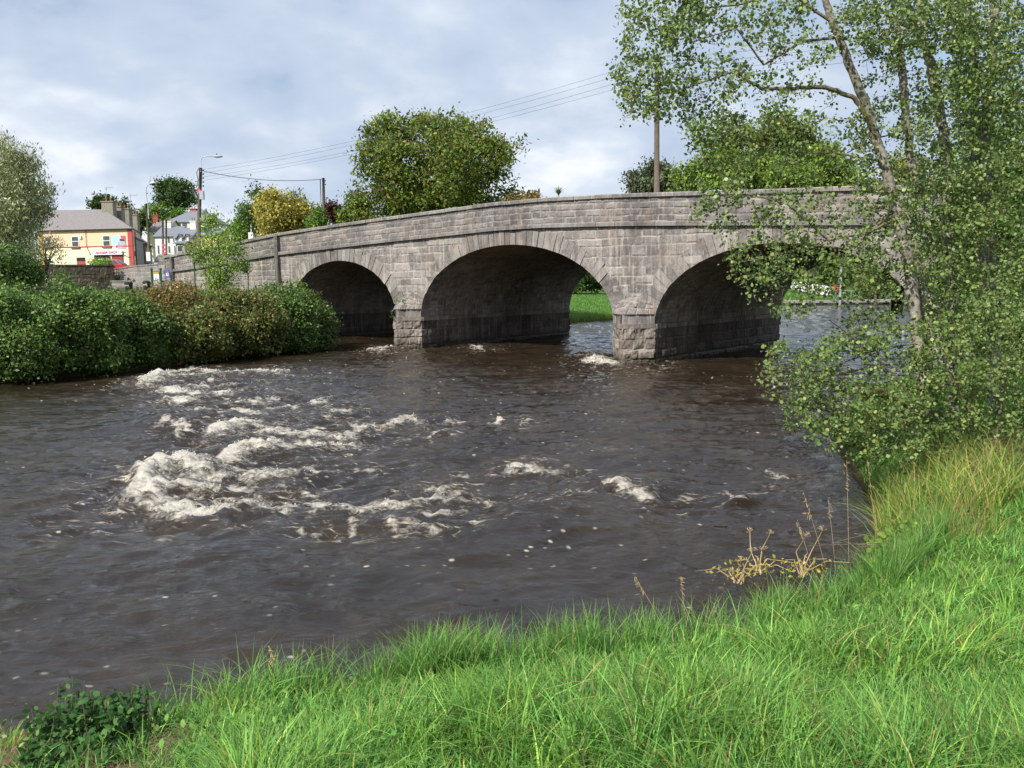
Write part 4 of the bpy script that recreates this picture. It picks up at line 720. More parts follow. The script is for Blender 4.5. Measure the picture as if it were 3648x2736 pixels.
# fallen rotten branch at the water under the alders
mb = MB(); P = [aq(1868, 852, 11.6), aq(1885, 846, 11.6), aq(1915, 852, 11.7), aq(1945, 862, 11.8), aq(1965, 880, 11.9)]; mb.tube(P, [.05, .06, .055, .05, .04], 9)
for a, b in (((1900, 856), (1895, 905)), ((1925, 858), (1915, 910)), ((1945, 866), (1950, 930)), ((1890, 900), (1840, 940)), ((1895, 905), (1880, 960)), ((1950, 900), (1965, 980)), ((1880, 935), (1800, 955))): mb.tube([aq(*a, 11.6), (aq(*a, 11.6)+aq(*b, 11.4))/2+[.03, 0, .02], aq(*b, 11.4)], [.014, .009, .005], 5)
tag(mb.build('fallen_branch', M['log'], smooth=True), 'rotten brown fallen branch caught at the foot of the alder bush', 'branch')
# ------------------------------------------------------------------ grass of the near bank (one uncountable mass)
P_GRASS = pal((.11, .25, .045), (.17, .37, .065), (.24, .47, .09), (.34, .55, .15), (.12, .32, .085))
def blades(P, Hh, Wd, pl, r, lean=.5, bias=None, seg=3, dry=0.):
    n = len(P); an = r.uniform(0, 2*PI, n); L = np.stack([np.cos(an), np.sin(an), 0*an], -1)
    if bias is not None: L = unit(L*.6+bias)
    k = lean*r.uniform(.25, 1.5, n)[:, None]; S = np.stack([-L[:, 1], L[:, 0], 0*an], -1); S = unit(S+r.normal(0, .5, (n, 3))*[1, 1, .2]); V = []
    for j in range(seg+1):
        f = j/seg; c = P+Hh[:, None]*(L*k*f**1.8+np.array([0, 0, 1.])*(f-.38*k*f**2.6)); w = Wd[:, None]*(1-f**1.6)*.5+.0
        V += [c] if j == seg else [c-S*w, c+S*w]
    V = np.stack(V, 1); m_ = V.shape[1]; o = np.arange(n)[:, None, None]*m_
    q = np.array([[2*j, 2*j+1, 2*j+3, 2*j+2] for j in range(seg-1)])[None]; F4 = (o+q).reshape(-1, 4); F3 = (o[:, :, 0]+np.array([[2*seg-2, 2*seg-1, 2*seg]])).reshape(-1, 3)
    a = r.integers(0, len(pl), n); f = r.random((n, 1)); col = pl[a]*f+pl[r.integers(0, len(pl), n)]*(1-f); col = col*(1+r.normal(0, .15, (n, 1)))
    if dry: dm = r.random(n) < dry; col[dm] = np.array([.38, .31, .14])*r.uniform(.7, 1.2, (dm.sum(), 1))
    fv = np.array([j/seg for j in range(seg) for _ in (0, 1)]+[1.]); cv = col[:, None]*np.ones((1, m_, 1))
    return V.reshape(-1, 3), [F4, F3], cv.reshape(-1, 3)
def scatter(r, n, x0, x1, y0, y1, f, p=1.3, y00=3.2):
    out = []
    while sum(map(len, out)) < n:
        x = r.uniform(x0, x1, n*2); y = r.uniform(y0, y1, n*2); k = (r.random(n*2) < np.minimum(1, (y00/np.maximum(y, .5))**p)) & (x > -.66*y-2.5) & (x < .66*y+4.); x, y = x[k], y[k]; k = f(x, y); out.append(np.stack([x[k], y[k]], -1))
    return np.concatenate(out)[:n]
r = np.random.default_rng(11)
soilm = lambda x, y: sstep(-.41, -.46, x/np.maximum(y, .5)+.02*np.sin(y*5))*sstep(6.6, 5.8, y)
land = lambda x, y: (rdist(x, y) > .1) & (r.random(len(x)) > .86*soilm(x, y)) & (r.random(len(x)) > .6*((y > 9.6) & (rdist(x, y) < 1.4)))
xy = scatter(r, 68000, -8, 14, 1.7, 18, land, 1.2); x, y = xy.T; n1 = fbm(x*1.4, y*1.4, seed=62, o=3)
lawn = lambda x, y: sstep(2.0, 4.5, rdist(x, y))*sstep(2.5, 6, x)
hh = (.07+.12*n1)*r.uniform(.6, 1.3, len(x)); ww = (.005+.005*r.random(len(x)))*(.8+.2*np.maximum(y, 2)/3.0); G = [blades(np.stack([x, y, gz(x, y)-.01], -1), hh, ww, P_GRASS, r, .8, None, 3, .04)]
tc_ = scatter(r, 11800, -8, 14, 1.7, 18, lambda x, y: land(x, y) & (r.random(len(x)) < .25+1.2*fbm(x*.9, y*.9, seed=61, o=2)), 1.15); k_ = r.integers(5, 15, len(tc_)); x0_, y0_ = tc_.T
th = (.10+.30*sstep(.28, .75, fbm(x0_*.9, y0_*.9, seed=65, o=3)))*(1-.65*sstep(-.33, -.40, x0_/y0_))*(1-.55*lawn(x0_, y0_))*r.uniform(.7, 1.35, len(x0_)); tl = r.uniform(.35, 1.25, len(x0_)); tcol = np.clip(1+.3*r.normal(size=len(x0_)), .5, 1.55)[:, None]*(.85+.35*fbm(x0_*.7, y0_*.7, seed=66, o=3))[:, None]; ty = (r.random(len(x0_)) < .25)[:, None]
fa = fbm(x0_*.5, y0_*.5, seed=64, o=2)*4*PI; ii = np.repeat(np.arange(len(x0_)), k_); off = r.normal(0, .035, (len(ii), 2)); x = x0_[ii]+off[:, 0]; y = y0_[ii]+off[:, 1]
bs_ = np.stack([off[:, 0]*26+np.cos(fa[ii])*.55, off[:, 1]*26+np.sin(fa[ii])*.55, 0*x], -1)
V, F, c = blades(np.stack([x, y, gz(x, y)-.01], -1), th[ii]*r.uniform(.55, 1.2, len(ii)), (.0058+.0062*r.random(len(ii)))*(.8+.2*np.maximum(y, 2)/3.0), P_GRASS, r, .8, bs_, 4, .05)
q = np.repeat(ii, 9); c = c*tcol[q]; c = np.where(ty[q], c*np.array([1.25, 1.02, .8]), c); G.append((V, F, c))
nv = len(G[0][0]); tag(npmesh('grass', np.concatenate([G[0][0], V]), [np.concatenate([G[0][1][0], F[0]+nv]), np.concatenate([G[0][1][1], F[1]+nv])], M['blade'], col=np.concatenate([G[0][2], c])), 'long bright green grass covering the near bank', 'grass', kind='stuff')
# taller blades along the lip of the bank
xy = scatter(r, 9500, -6, 6.2, 4.6, 14, lambda x, y: (rdist(x, y) > .02) & (rdist(x, y) < .75) & (r.random(len(x)) < sstep(.42, .62, fbm(x*1.9, y*1.9, seed=71, o=2))*(1-soilm(x, y))+.05*(1-soilm(x, y))) & ~((y > 9.4) & (r.random(len(x)) < .8)), .6, 6)
x, y = xy.T; hh = r.uniform(.22, .52, len(x))*(.75+.5*fbm(x*2, y*2, seed=72)); V, F, c = blades(np.stack([x, y, gz(x, y)-.01], -1), hh, r.uniform(.006, .012, len(x)), P_GRASS*.9, r, .55, None, 4, .06)
tag(npmesh('bank_edge_grass', V, F, M['blade'], col=c), 'taller arching grass along the lip of the near bank', 'grass', kind='stuff')
# low broad leaves between the blades
xy = scatter(r, 2600, -6, 9, 2.2, 14, lambda x, y: (rdist(x, y) > .3) & (fbm(x*1.3, y*1.3, seed=74, o=2) > .56), 1.2); x, y = xy.T
V, F, c = leafgeo(np.stack([x, y, gz(x, y)+r.uniform(.04, .16, len(x))], -1), .042, .55, P_GRASS*.8, r, 0, None, 6, 1.2); tag(npmesh('ground_cover', V, F, M['leaf'], col=c), 'low broad-leaved weeds among the bank grass', 'ground cover', kind='stuff')
# coarse grass of the far meadow and the left terrace
def far_grass(name, label, X0, X1, Y0, Y1, n, hm, wm, pl, cond, sd):
    r = np.random.default_rng(sd); x = r.uniform(X0, X1, n); y = r.uniform(Y0, Y1, n); k = cond(x, y); x, y = x[k], y[k]; hh = hm*r.uniform(.5, 1.4, len(x)); V, F, c = blades(np.stack([x, y, gz(x, y)-.02], -1), hh, wm*r.uniform(.6, 1.3, len(x)), pl, r, .5, None, 2)
    tag(npmesh(name, V, F, M['blade'], col=c), label, 'grass', kind='stuff')
far_grass('meadow_grass', 'green meadow seen through the middle arch', -2, 26, 62, 118, 60000, .22, .06, P_GRASS*.8, lambda x, y: (rdist(x, y) > .1) & (y > 62), 81)
far_grass('meadow_edge_reeds', 'yellowish reeds along the meadow waterline', 0, 14, 64, 80, 14000, .6, .04, pal((.3, .34, .06), (.2, .3, .05), (.12, .22, .04)), lambda x, y: (abs(rdist(x, y)) < .9) & (rdist(x, y) > -.3), 82)
far_grass('terrace_grass', 'rough grass on the left bank terrace', -40, -12, 30, 62, 26000, .2, .03, P_GRASS*.6, lambda x, y: rdist(x, y) > .5, 83)
far_grass('gangway_bank_grass', 'grass on the far bank beside the gangway', 30, 90, 112, 150, 16000, .5, .12, P_GRASS*.7, lambda x, y: rdist(x, y) > .3, 84)
# yellowed reeds and dry stems on the right edge of the near bank
def reed(name, label, box, n, hm, pl, sd, dry=.3, wd=.008, lean=.55, cat='reeds'):
    r = np.random.default_rng(sd); (x0, y0), (x1, y1) = box; x = r.uniform(x0, x1, n*3); y = r.uniform(y0, y1, n*3); kk = (fbm(x*2.2, y*2.2, seed=sd, o=2) > .43) & (rdist(x, y) > -.1); x, y = x[kk][:n], y[kk][:n]; n = len(x); V, F, c = blades(np.stack([x, y, np.maximum(gz(x, y), -.1)], -1), hm*r.uniform(.45, 1.25, n), wd*r.uniform(.6, 1.3, n), pl, r, lean, None, 4, dry); o = npmesh(name, V, F, M['blade'], col=c); return tag(o, label, cat)
P_REED = pal((.45, .45, .10), (.2, .36, .06), (.6, .52, .16), (.12, .28, .05), (.16, .32, .05))
reed('reed_clump', 'tall yellowing reed clump right under the alder bush', ((4.5, 9.3), (6.5, 11.9)), 2100, .72, P_REED*1.12, 91, .3, .011, .8)
reed('reed_clump', 'pale straw coloured grass clump below the twin-trunk alder', ((6.3, 10.3), (8.6, 12.2)), 1000, .5, pal((.36, .28, .13), (.42, .34, .18), (.2, .24, .07)), 92, .5)
reed('reed_clump', 'green and yellow reed clump hanging over the water beside the dead hogweed', ((3.7, 8.5), (5.2, 9.6)), 700, .42, P_REED*.85, 93)
# dark green ivy and brambles at the far right of the bank
r = np.random.default_rng(95); x = r.uniform(6.2, 10.5, 5200); y = r.uniform(8.6, 11.6, 5200); k = fbm(x*1.1, y*1.1, seed=77, o=2) > .4; x, y = x[k], y[k]
V, F, c = leafgeo(np.stack([x, y, gz(x, y)+r.uniform(.03, .32, len(x))], -1), .06, .75, P_GRN*.8, r, 0, None, 6, .8); tag(npmesh('ivy_patch', V, F, M['gloss'], col=c), 'dark green ivy patch on the bank below the alders', 'ground cover', kind='stuff')
r = np.random.default_rng(96); cc = np.repeat(np.array([[3.75, 8.75, .3], [4.1, 8.9, .35], [4.5, 9.1, .25], [4.2, 9.15, .42], [3.5, 8.5, .2]]), 130, 0); x = cc[:, 0]+r.normal(0, .13, 650); y = cc[:, 1]+r.normal(0, .1, 650); V, F, c = leafgeo(np.stack([x, y, gz(x, y)+np.maximum(.03, cc[:, 2]*.7+r.normal(0, .09, 650))], -1), .055, .75, P_LIME*.9, r, 0, None, 6, .5)
root = empty('bramble_bush', (4.2, 8.9, .3), 'bright green bramble in front of the yellow reeds at the water', 'bush'); npmesh('foliage', V, F, M['leaf'], root, c); mb = MB()
for q in range(14): a = np.array([4.2+r.normal(0, .2), 8.95, .25]); mb.tube([a, a+[r.normal(0, .2), r.normal(0, .1), .25], a+[r.normal(0, .45), r.normal(0, .25), .3]], .004, 4)
mb.build('stem', M['twig'], root)
# dead hogweed with umbels
def hogweed(label, base, tips, sd):
    r = np.random.default_rng(sd); root = empty('hogweed', tuple(base), label, 'weed', 'dead hogweed by the water'); mb = MB(); um = MB(); base = np.array(base)
    for tp in tips:
        tp = np.array(tp); mb = MB(); um = MB(); mb.tube([base+r.normal(0, .02, 3), (base+tp)/2+r.normal(0, .03, 3), tp], [.0065, .005, .0038], 6); sm_ = mb.build('stem', M['straw'], root, smooth=True)
        for q in range(11):
            d = unit(np.array([r.normal(), r.normal(), .9])); e = tp+d*.055; um.tube([tp, e], .0016, 3, cap=False); um.ball(e, .006, 5, 3)
        um.build('umbel', M['straw'], sm_)
    for q in range(9): e = base+r.normal(0, 1, 3)*[.22, .12, .03]+[0, 0, .14]; mb = MB(); mb.tube([base+r.normal(0, .03, 3)*[1, 1, 0], (base+e)/2+[0, 0, .09], e], [.006, .005, .003], 5); mb.build('stem', M['straw'], root, smooth=True)
    V, F, c = leafgeo(base+r.normal(0, 1, (80, 3))*[.18, .1, .05]+[0, 0, .1], .045, .6, pal((.45, .36, .06), (.5, .42, .1), (.3, .3, .05)), r); npmesh('dead_leaf', V, F, M['leaf'], root, c)['kind'] = 'stuff'
b = atz(2704, 2040, .03); hogweed('dead yellow hogweed with three seed heads at the water edge', b, [atz(2680, 1905, .35)+[0, .1, 0], aty(2742, 1905, b[1]), aty(2720, 1960, b[1])], 1)
b2 = aty(2860, 2050, 9.0); hogweed('dead yellow hogweed leaning beside the bright bramble', b2, [aty(2870, 1912, 9.0), aty(2930, 1890, 9.1)], 2)
b3 = aty(2630, 2075, 8.6); hogweed('small withered hogweed left of the taller yellow ones', b3, [aty(2680, 1965, 8.6), aty(2640, 2000, 8.6)], 3)
# dry flowering grass stems
def stalk(label, base, top, sd, n=14):
    r = np.random.default_rng(sd); base = np.array(base); top = np.array(top); base[2] = max(float(gz(base[:1], base[1:2])[0])-.02, -.08); root = empty('seed_stalk', tuple(base), label, 'grass stem', 'dry seed stalks on the bank edge'); mb = MB(); hd = MB(); L = np.linalg.norm(top-base); dn = unit(np.array([top[0]-base[0], 0, 0])+[.3, 0, -.2])
    mb.tube([base, (base+top)/2+[0, 0, .03], top], [.0026, .0022, .0016], 5); mb.build('stem', M['straw'], root)
    for q in range(n): f = r.uniform(0, .28); c = top+(base-top)*f+r.normal(0, .012, 3); e = c+dn*.03+r.normal(0, .012, 3); hd.tube([c, e], [.004, .0015], 4)
    hd.build('seed_head', M['straw'], root)['kind'] = 'stuff'
for k, (lb, bx, by, tx, ty, Y) in enumerate((('dry seed stalk with a drooping head at the left part of the bank', 985, 2400, 958, 2300, 5.9), ('dry thin stalk rising over the water in the middle of the bank edge', 2385, 2190, 2262, 2052, 7.8), ('feathery brown seed stalk beside the thin leaning one', 2450, 2180, 2424, 2055, 7.9), ('tall pale stalk standing before the alder bush', 3030, 1900, 3016, 1640, 9.8), ('tall leaning stalk between the pale stalk and the reeds', 3135, 1820, 3090, 1640, 10.2), ('bent golden stalk left of the yellow reeds', 2960, 1930, 2862, 1755, 9.4), ('second golden stalk bent over the water by the yellow reeds', 2985, 1915, 2950, 1775, 9.5), ('short dry stalk leaning left over the water near the hogweed', 2915, 1950, 2840, 1852, 9.2))): stalk(lb, aty(bx, by, Y), aty(tx, ty, Y), k)
# nettles at the lower left
def nettle(label, base, n, h, sd, spread):
    r = np.random.default_rng(sd); base = np.array(base); root = empty('nettle_clump', tuple(base), label, 'nettles', 'nettle clumps at the lower left'); mb = MB(); LV = []; LT = []
    for q in range(n):
        b_ = base+[r.normal(0, spread), r.normal(0, spread*.6), 0]; b_[2] = gz(b_[0], b_[1]); tp = b_+[r.normal(0, .06), r.normal(0, .06), h*r.uniform(.6, 1.15)]; mb = MB(); mb.tube([b_, (b_+tp)/2, tp], [.004, .0035, .002], 4); mb.build('stem', M['twig'], root)
        for f in np.arange(.15, 1.02, .13):
            for sgn in range(3): d = unit(np.array([r.normal(), r.normal(), .1])); LV.append(b_+(tp-b_)*f+d*.035)
    V, F, c = leafgeo(np.array(LV), .048, .6, pal((.04, .11, .03), (.06, .15, .04), (.1, .2, .05)), r, .25, None, 6, .8); npmesh('foliage', V, F, M['leaf'], root, c)
gp = lambda x, y, z: atz(x*K, y*K, z)
nettle('dense dark green nettle clump on the bare bank at lower left', gp(215, 1560, .7), 98, .27, 1, .17); nettle('sparse nettles on the brown soil in the bottom left corner', gp(90, 1600, .75), 9, .13, 2, .25); nettle('tall thin nettle standing above the bank edge at lower left', gp(150, 1500, .7), 5, .34, 3, .06); nettle('low nettles at the bottom left edge of the picture', gp(130, 1645, .8), 12, .11, 4, .16)
# dry litter on the bare soil
r = np.random.default_rng(99); n = 5200; x = r.uniform(-5.5, -1.9, n); y = r.uniform(3.2, 6.2, n); k = (rdist(x, y) > .05) & (r.random(n) < soilm(x, y)+.03); x, y = x[k], y[k]; V, F, c = blades(np.stack([x, y, gz(x, y)], -1), r.uniform(.03, .12, len(x)), r.uniform(.003, .007, len(x)), pal((.3, .2, .12), (.4, .29, .18), (.22, .13, .08), (.12, .2, .04)), r, 1.6, None, 2); tag(npmesh('dry_litter', V, F, M['blade'], col=c), 'dry stems and litter on the bare brown soil', 'litter', kind='stuff')
# ------------------------------------------------------------------ walls on the left bank
mb = MB(); a = bp(-33, 0, 0); b = bp(-26.1, 0, 0)
uu = np.arange(0, 6.9, .06); vv = np.linspace(0, 1, 34); Uu, Vv = np.meshgrid(uu, vv, indexing='ij'); top = np.interp(Uu, [0, 2.5, 6.9], [4.46, 4.62, 4.72]); P = bp(-33+Uu, 0, 2.4+(top-2.4)*Vv)
qw = empty('boundary_wall', tuple(bp(-29, 0, 2.8)), 'pale grey wall with rounded coping between the dark wall and the bridge', 'wall')
sheet(mb, Uu, P[..., 2], P, np.broadcast_to(NV, P.shape), courses(2, 5, .25, .4, 2), .4, .9, 2, relief=.01, rough=.012); mb.build('wall', M['wallgrey'], qw, colors=True)
mb = MB()
for k in range(9): a_ = bp(-33+k*.77, -.05, np.interp(k*.77, [0, 2.5, 6.9], [4.46, 4.62, 4.72])); mb.box(a_, DV*.75, -NV*.5, [0, 0, .1], [.4, 0, 0])
mb.build('coping', M['coping'], qw, colors=True)
dw = empty('boundary_wall', (-40, 56.6, 2.8), 'dark stone wall running from the left edge to the pale grey wall', 'wall'); mb = MB(); cp = MB()
pts = [np.array([-62, 50.2, 0]), np.array([-40, 56.6, 0]), np.array([-28.75, 61.6, 0])]
for k in range(2):
    p, q = pts[k], pts[k+1]; e = unit(q-p); n_ = np.array([e[1], -e[0], 0]); flat(mb, p, q, n_, 2.3, 4.70, 200+k, courses(2, 5, .2, .4, 5), res=.09, relief=.03, rough=.03)
    ln = np.linalg.norm(q-p); x = 0
    while x < ln: w = min(random.uniform(.7, 1.3), ln-x); cp.box(p+e*x+n_*.06+[0, 0, 4.68+random.uniform(0, .015)], e*(w-.01), -n_*.5, [0, 0, .1], [random.random(), 0, 0]); x += w+.001
e = unit(pts[2]-pts[1]); flat(mb, pts[2], pts[2]+np.array([-e[1], e[0], 0])*.45, e, 2.3, 4.70, 207, courses(2, 5, .2, .4, 5), relief=.02)
mb.build('wall', M['walldark'], dw, colors=True); cp.build('coping', M['walldark'], dw, colors=True)
lw = empty('low_wall', tuple(aq(262, 630, 56)), 'short low pale wall beside the litter bins below the dark wall end', 'wall'); p = aq(242, 627, 56); q = aq(287, 629, 56); p[2] = q[2] = 0; mb = MB(); flat(mb, p, q, [0, -1, 0], 2.3, aq(262, 608, 56)[2], 210, courses(2, 5, .25, .4, 5), relief=.01, rough=.01); mb.build('wall', M['wallgrey'], lw, colors=True)
mb = MB(); mb.box([p[0]-.04, p[1]-.05, aq(262, 608, 56)[2]-.004], [q[0]-p[0]+.08, 0, 0], [0, .45, 0], [0, 0, .07], [.5, 0, 0]); mb.build('coping', M['coping'], lw, colors=True)
def bin_(label, x, y0, y1, Y, w):
    b = aq(x, y1, Y); t_ = aq(x, y0, Y); h = t_[2]-b[2]; root = empty('litter_bin', tuple(b), label, 'litter bin', 'black litter bins on the terrace'); mb = MB(); mb.tube([b, b+[0, 0, h*.8]], [w*.44, w*.5], 14); mb.build('body', M['black'], root, smooth=False)
    mb = MB(); mb.tube([b+[0, 0, h*.8], b+[0, 0, h*.9], b+[0, 0, h]], [w*.56, w*.54, w*.2], 14); mb.build('lid', M['black'], root); mb = MB(); mb.box(b+[-w*.25, -w*.56, h*.58], [w*.5, 0, 0], [0, w*.2, 0], [0, 0, h*.14]); mb.build('slot', M['galv'], root)
bin_('black litter bin against the short low wall', 279, 608, 634, 55.5, .5); bin_('black litter bin half hidden by the russet shrub', 318, 606, 632, 56, .5)
# ------------------------------------------------------------------ houses
def window(parent, O, ex, x, z, w, h, sill=None, frame='white', name='window', bars=True, glass='glass'):
    """O facade origin, ex facade direction; en points to the viewer"""
    ex = np.asarray(ex, float); en = np.array([ex[1], -ex[0], 0]); o = np.asarray(O, float)+ex*x+np.array([0, 0, z]); zz = np.array([0, 0, 1.]); f = .07*max(w, .6); mb = MB()
    for a, b_, c_ in ((0, 0, (w, f)), (0, h-f, (w, f)), (0, f, (f, h-2*f)), (w-f, f, (f, h-2*f))): mb.box(o+ex*a+zz*b_+en*.05, ex*c_[0], -en*.09, zz*c_[1])
    if bars: mb.box(o+ex*f+zz*h*.5+en*.04, ex*(w-2*f), -en*.06, zz*f)
    fr = mb.build(name, M[frame], parent); mb = MB(); mb.box(o+ex*f*.9+zz*f*.9+en*.012, ex*(w-1.8*f), -en*.03, zz*(h-1.8*f)); mb.build('pane', M[glass], fr)
    if sill: mb = MB(); mb.box(o-ex*.12-zz*.17+en*.16, ex*(w+.24), -en*.2, zz*.16); mb.build('sill', M[sill], fr)
    return fr
def chimney(parent, c, w, d, h, pots=2, mat='chim', name='chimney', ex=(1, 0, 0)):
    c = np.array(c, float); rz = math.atan2(ex[1], ex[0]); mb = MB(); mb.cbox(c, (w, d, h), rz); mb.cbox(c+[0, 0, h], (w+.16, d+.16, .14), rz); ch = mb.build(name, M[mat], parent); e = np.array(ex, float); mb = MB()
    for k in range(pots): mb = MB(); p = c+e*((k+.5)/pots-.5)*w*.8+[0, 0, h+.12]; mb.tube([p, p+[0, 0, .2], p+[0, 0, .5]], [.1, .09, .11], 8); mb.build('chimney_pot', M['pot'], ch)
    return ch
def prism(mb, quad, z0, z1):
    q = [np.array([p[0], p[1], 0.]) for p in quad]; n = len(q); V = [p+[0, 0, z0] for p in q]+[p+[0, 0, z1] for p in q]
    mb.add(V, [np.array([[i, (i+1) % n, n+(i+1) % n, n+i] for i in range(n)]), np.array([list(range(n))[::-1], [n+i for i in range(n)]])])
def slab(mb, V, th=.1):
    V = np.array(V, float); n = unit(np.cross(V[1]-V[0], V[2]-V[0])); k = len(V); n = n*np.sign(n[2]+1e-9); W = np.concatenate([V, V-n*th]); mb.add(W, [np.array([list(range(k)), list(range(2*k-1, k-1, -1))]), np.array([[i, (i+1) % k, k+(i+1) % k, k+i] for i in range(k)])])
# barber shop
SY = 105.; g = 4.9; pz = lambda y, Y: aty(1824, y, Y)[2]
FL = aty(150, 945, SY); FR = aty(478, 945, SY-3.0); FL[2] = FR[2] = 0; ex = unit(FR-FL); en = np.array([ex[1], -ex[0], 0]); W = np.linalg.norm(FR-FL); sd = unit(np.array([-.31, .95, 0])); BRp = FR+sd*9; BLp = FL+np.array([-.2, 1, 0])*9
ze = aty(478, 812, SY-3)[2]; zm = aty(300, 881, SY)[2]; zr = aty(260, 746, SY+4)[2]
shop = empty('barber_shop', (float(FL[0]+FR[0])/2, float(FL[1]+FR[1])/2, g), 'two-storey peach and cream barber shop with a red corner and grey roof', 'shop')
mb = MB(); prism(mb, [FL, FR, BRp, BLp], zm, ze); mb.build('upper_wall', M['peach'], shop); mb = MB(); prism(mb, [FL, FR, BRp, BLp], g-.3, zm-.003); mb.build('lower_wall', M['cream'], shop)
mb = MB(); mb.box(FL-ex*.05+en*.08+[0, 0, zm-.03], ex*(W+.1), -en*.14, [0, 0, .07]); mb.build('band', M['maroon'], shop)
mb = MB(); mb.box(FR-ex*.62+en*.06+[0, 0, g-.2], ex*.62, -en*.1, [0, 0, ze-g+.1]); mb.box(FR+np.array([sd[1], -sd[0], 0])*.02+[0, 0, g-.2], sd*.35, np.array([-sd[1], sd[0], 0])*.08, [0, 0, ze-g+.1]); mb.build('corner_pilaster', M['red'], shop)
mb = MB(); mb.box(FL-ex*.02+en*.07+[0, 0, g-.2], ex*.45, -en*.1, [0, 0, ze-g+.1]); mb.build('corner_pilaster', M['ochre'], shop)
mb = MB(); mx = (FL+BLp)/2; rl = mx+[0, 0, zr]+[-.1, .5, 0]; rr_ = aty(370, 746, SY+3.5); e0 = .3
A_ = FL+en*e0-ex*.1+[0, 0, ze-.05]; B_ = FR+en*e0+ex*.25+[0, 0, ze-.05]; C_ = BRp+ex*.25+[0, 0, ze-.05]; D_ = BLp-ex*.1+[0, 0, ze-.05]
slab(mb, [A_, B_, rr_, rl]); slab(mb, [B_, C_, rr_]); slab(mb, [C_, D_, rl, rr_]); mb.build('roof', M['tileroof'], shop)
mb = MB(); mb.box(A_-[0, 0, .12]+en*.02, B_-A_, -en*.12, [0, 0, .1]); mb.build('gutter', M['dark'], shop)
sc_ = W/328.
for x0, x1 in ((106+62, 106+84), (264, 290), (375, 401)):
    zs0, zs1 = pz(867, SY-1), pz(829, SY-1); window(shop, FL+en*.01, ex, (x0-150)*sc_, zs0, (x1-x0)*sc_, zs1-zs0, 'maroon')
mb = MB(); o = FL+ex*((x0:=277)-150)*sc_+en*.03; dr0 = mb; mb.box(o+[0, 0, g], ex*31*sc_, -en*.06, [0, 0, pz(918, SY-1)-g]); dd = mb.build('door', M['red'], shop); mb = MB(); mb.box(o+[0, 0, pz(918, SY-1)+.004], ex*31*sc_, -en*.06, [0, 0, pz(905, SY-1)-pz(918, SY-1)]); mb.build('fanlight', M['dark'], dd)
window(shop, FL+en*.01, ex, 20*sc_, pz(940, SY-1), 25*sc_, pz(912, SY-1)-pz(940, SY-1), None, 'white', 'window')
x0, x1 = 340, 443; mb = MB(); mb.box(FL+ex*(x0-150)*sc_+en*.03+[0, 0, g+.4], ex*(x1-x0)*sc_, -en*.06, [0, 0, pz(896, SY-1.5)-g-.4]); sf = mb.build('shopfront', M['dark'], shop)
mb = MB(); mb.box(FL+ex*(403-150)*sc_+en*.04+[0, 0, g+.4], ex*38*sc_, -en*.05, [0, 0, pz(897, SY-1.5)-g-.4]); mb.build('shop_door', M['maroon'], sf); mb = MB(); mb.box(FL+ex*(400-150)*sc_+en*.1+[0, 0, g+.2], ex*.12, -en*.05, [0, 0, pz(896, SY-1.5)-g-.2]); mb.box(FL+ex*(350-150)*sc_+en*.06+[0, 0, pz(914, SY-1.5)], ex*44*sc_, -en*.03, [0, 0, .12]); mb.build('mullion', M['white'], sf)
x0, x1 = 338, 443; zs = pz(896, SY-2); zt = pz(881, SY-2); mb = MB(); mb.box(FL+ex*(x0-150)*sc_+en*.28+[0, 0, zs], ex*(x1-x0)*sc_, -en*.27, [0, 0, zt-zs]); sg = mb.build('shop_sign', M['lilac'], shop)
fc = bpy.data.curves.new('lettering', 'FONT'); fc.body = 'BARBER SHOP'; fc.size = (zt-zs)*.78; fc.space_character = 1.22; fc.extrude = .01; fc.offset = .012; fc.align_x = 'CENTER'; fc.align_y = 'CENTER'; fc.materials.append(M['crimson'])
fo = bpy.data.objects.new('lettering', fc); pc = FL+ex*((x0+x1)/2-150)*sc_+en*.30+[0, 0, (zs+zt)/2]; fo.location = Vector(pc)-shop.location; fo.rotation_euler = (PI/2, 0, math.atan2(ex[1], ex[0])); link(fo); me_ = bpy.data.meshes.new_from_object(fo.evaluated_get(bpy.context.evaluated_depsgraph_get())); lt = bpy.data.objects.new('lettering', me_); lt.location = fo.location; lt.rotation_euler = fo.rotation_euler; bpy.data.objects.remove(fo); link(lt, sg)
# poster on the upper wall
x0, x1 = 408, 454; zs, zt = pz(874, SY-2), pz(829, SY-2); o = FL+ex*(x0-150)*sc_+en*.06; wx_ = (x1-x0)*sc_; hz_ = zt-zs; mb = MB(); mb.box(o+[0, 0, zs], ex*wx_, -en*.05, [0, 0, hz_]); po = mb.build('poster', M['skyblue'], shop)
P2 = lambda u, v, k: o+ex*u*wx_+en*(.004*k)+[0, 0, zs+v*hz_]
for nm, ps, k, mt in (('red_panel', [(.62, 1), (1, 1), (1, .25), (.9, .3)], 1, 'posterpink'), ('grey_panel', [(.42, .02), (1, .02), (1, .5), (.85, .62), (.42, .5)], 2, 'purplegrey'), ('white_panel', [(.0, .0), (.4, .0), (.38, .2), (.3, .42), (.18, .2), (.05, .3)], 1, 'white'), ('red_panel', [(.22, .05), (.42, .05), (.42, .22), (.3, .28)], 3, 'posterpink'), ('dark_panel', [(.55, .62), (.95, .55), (.9, .7), (.6, .76)], 3, 'cardark'), ('red_panel', [(.72, .1), (.98, .1), (.98, .2), (.8, .22)], 4, 'posterpink')):
    mb = MB(); mb.poly([P2(u, v, k) for u, v in ps]); mb.build(nm, M[mt], po)
mb = MB(); mb.box(FR+sd*.9+np.array([sd[1], -sd[0], 0])*.01+[0, 0, pz(900, SY-3)], sd*1.6, np.array([-sd[1], sd[0], 0])*.05, [0, 0, .6]); mb.build('wall_sign', M['maroon'], shop)
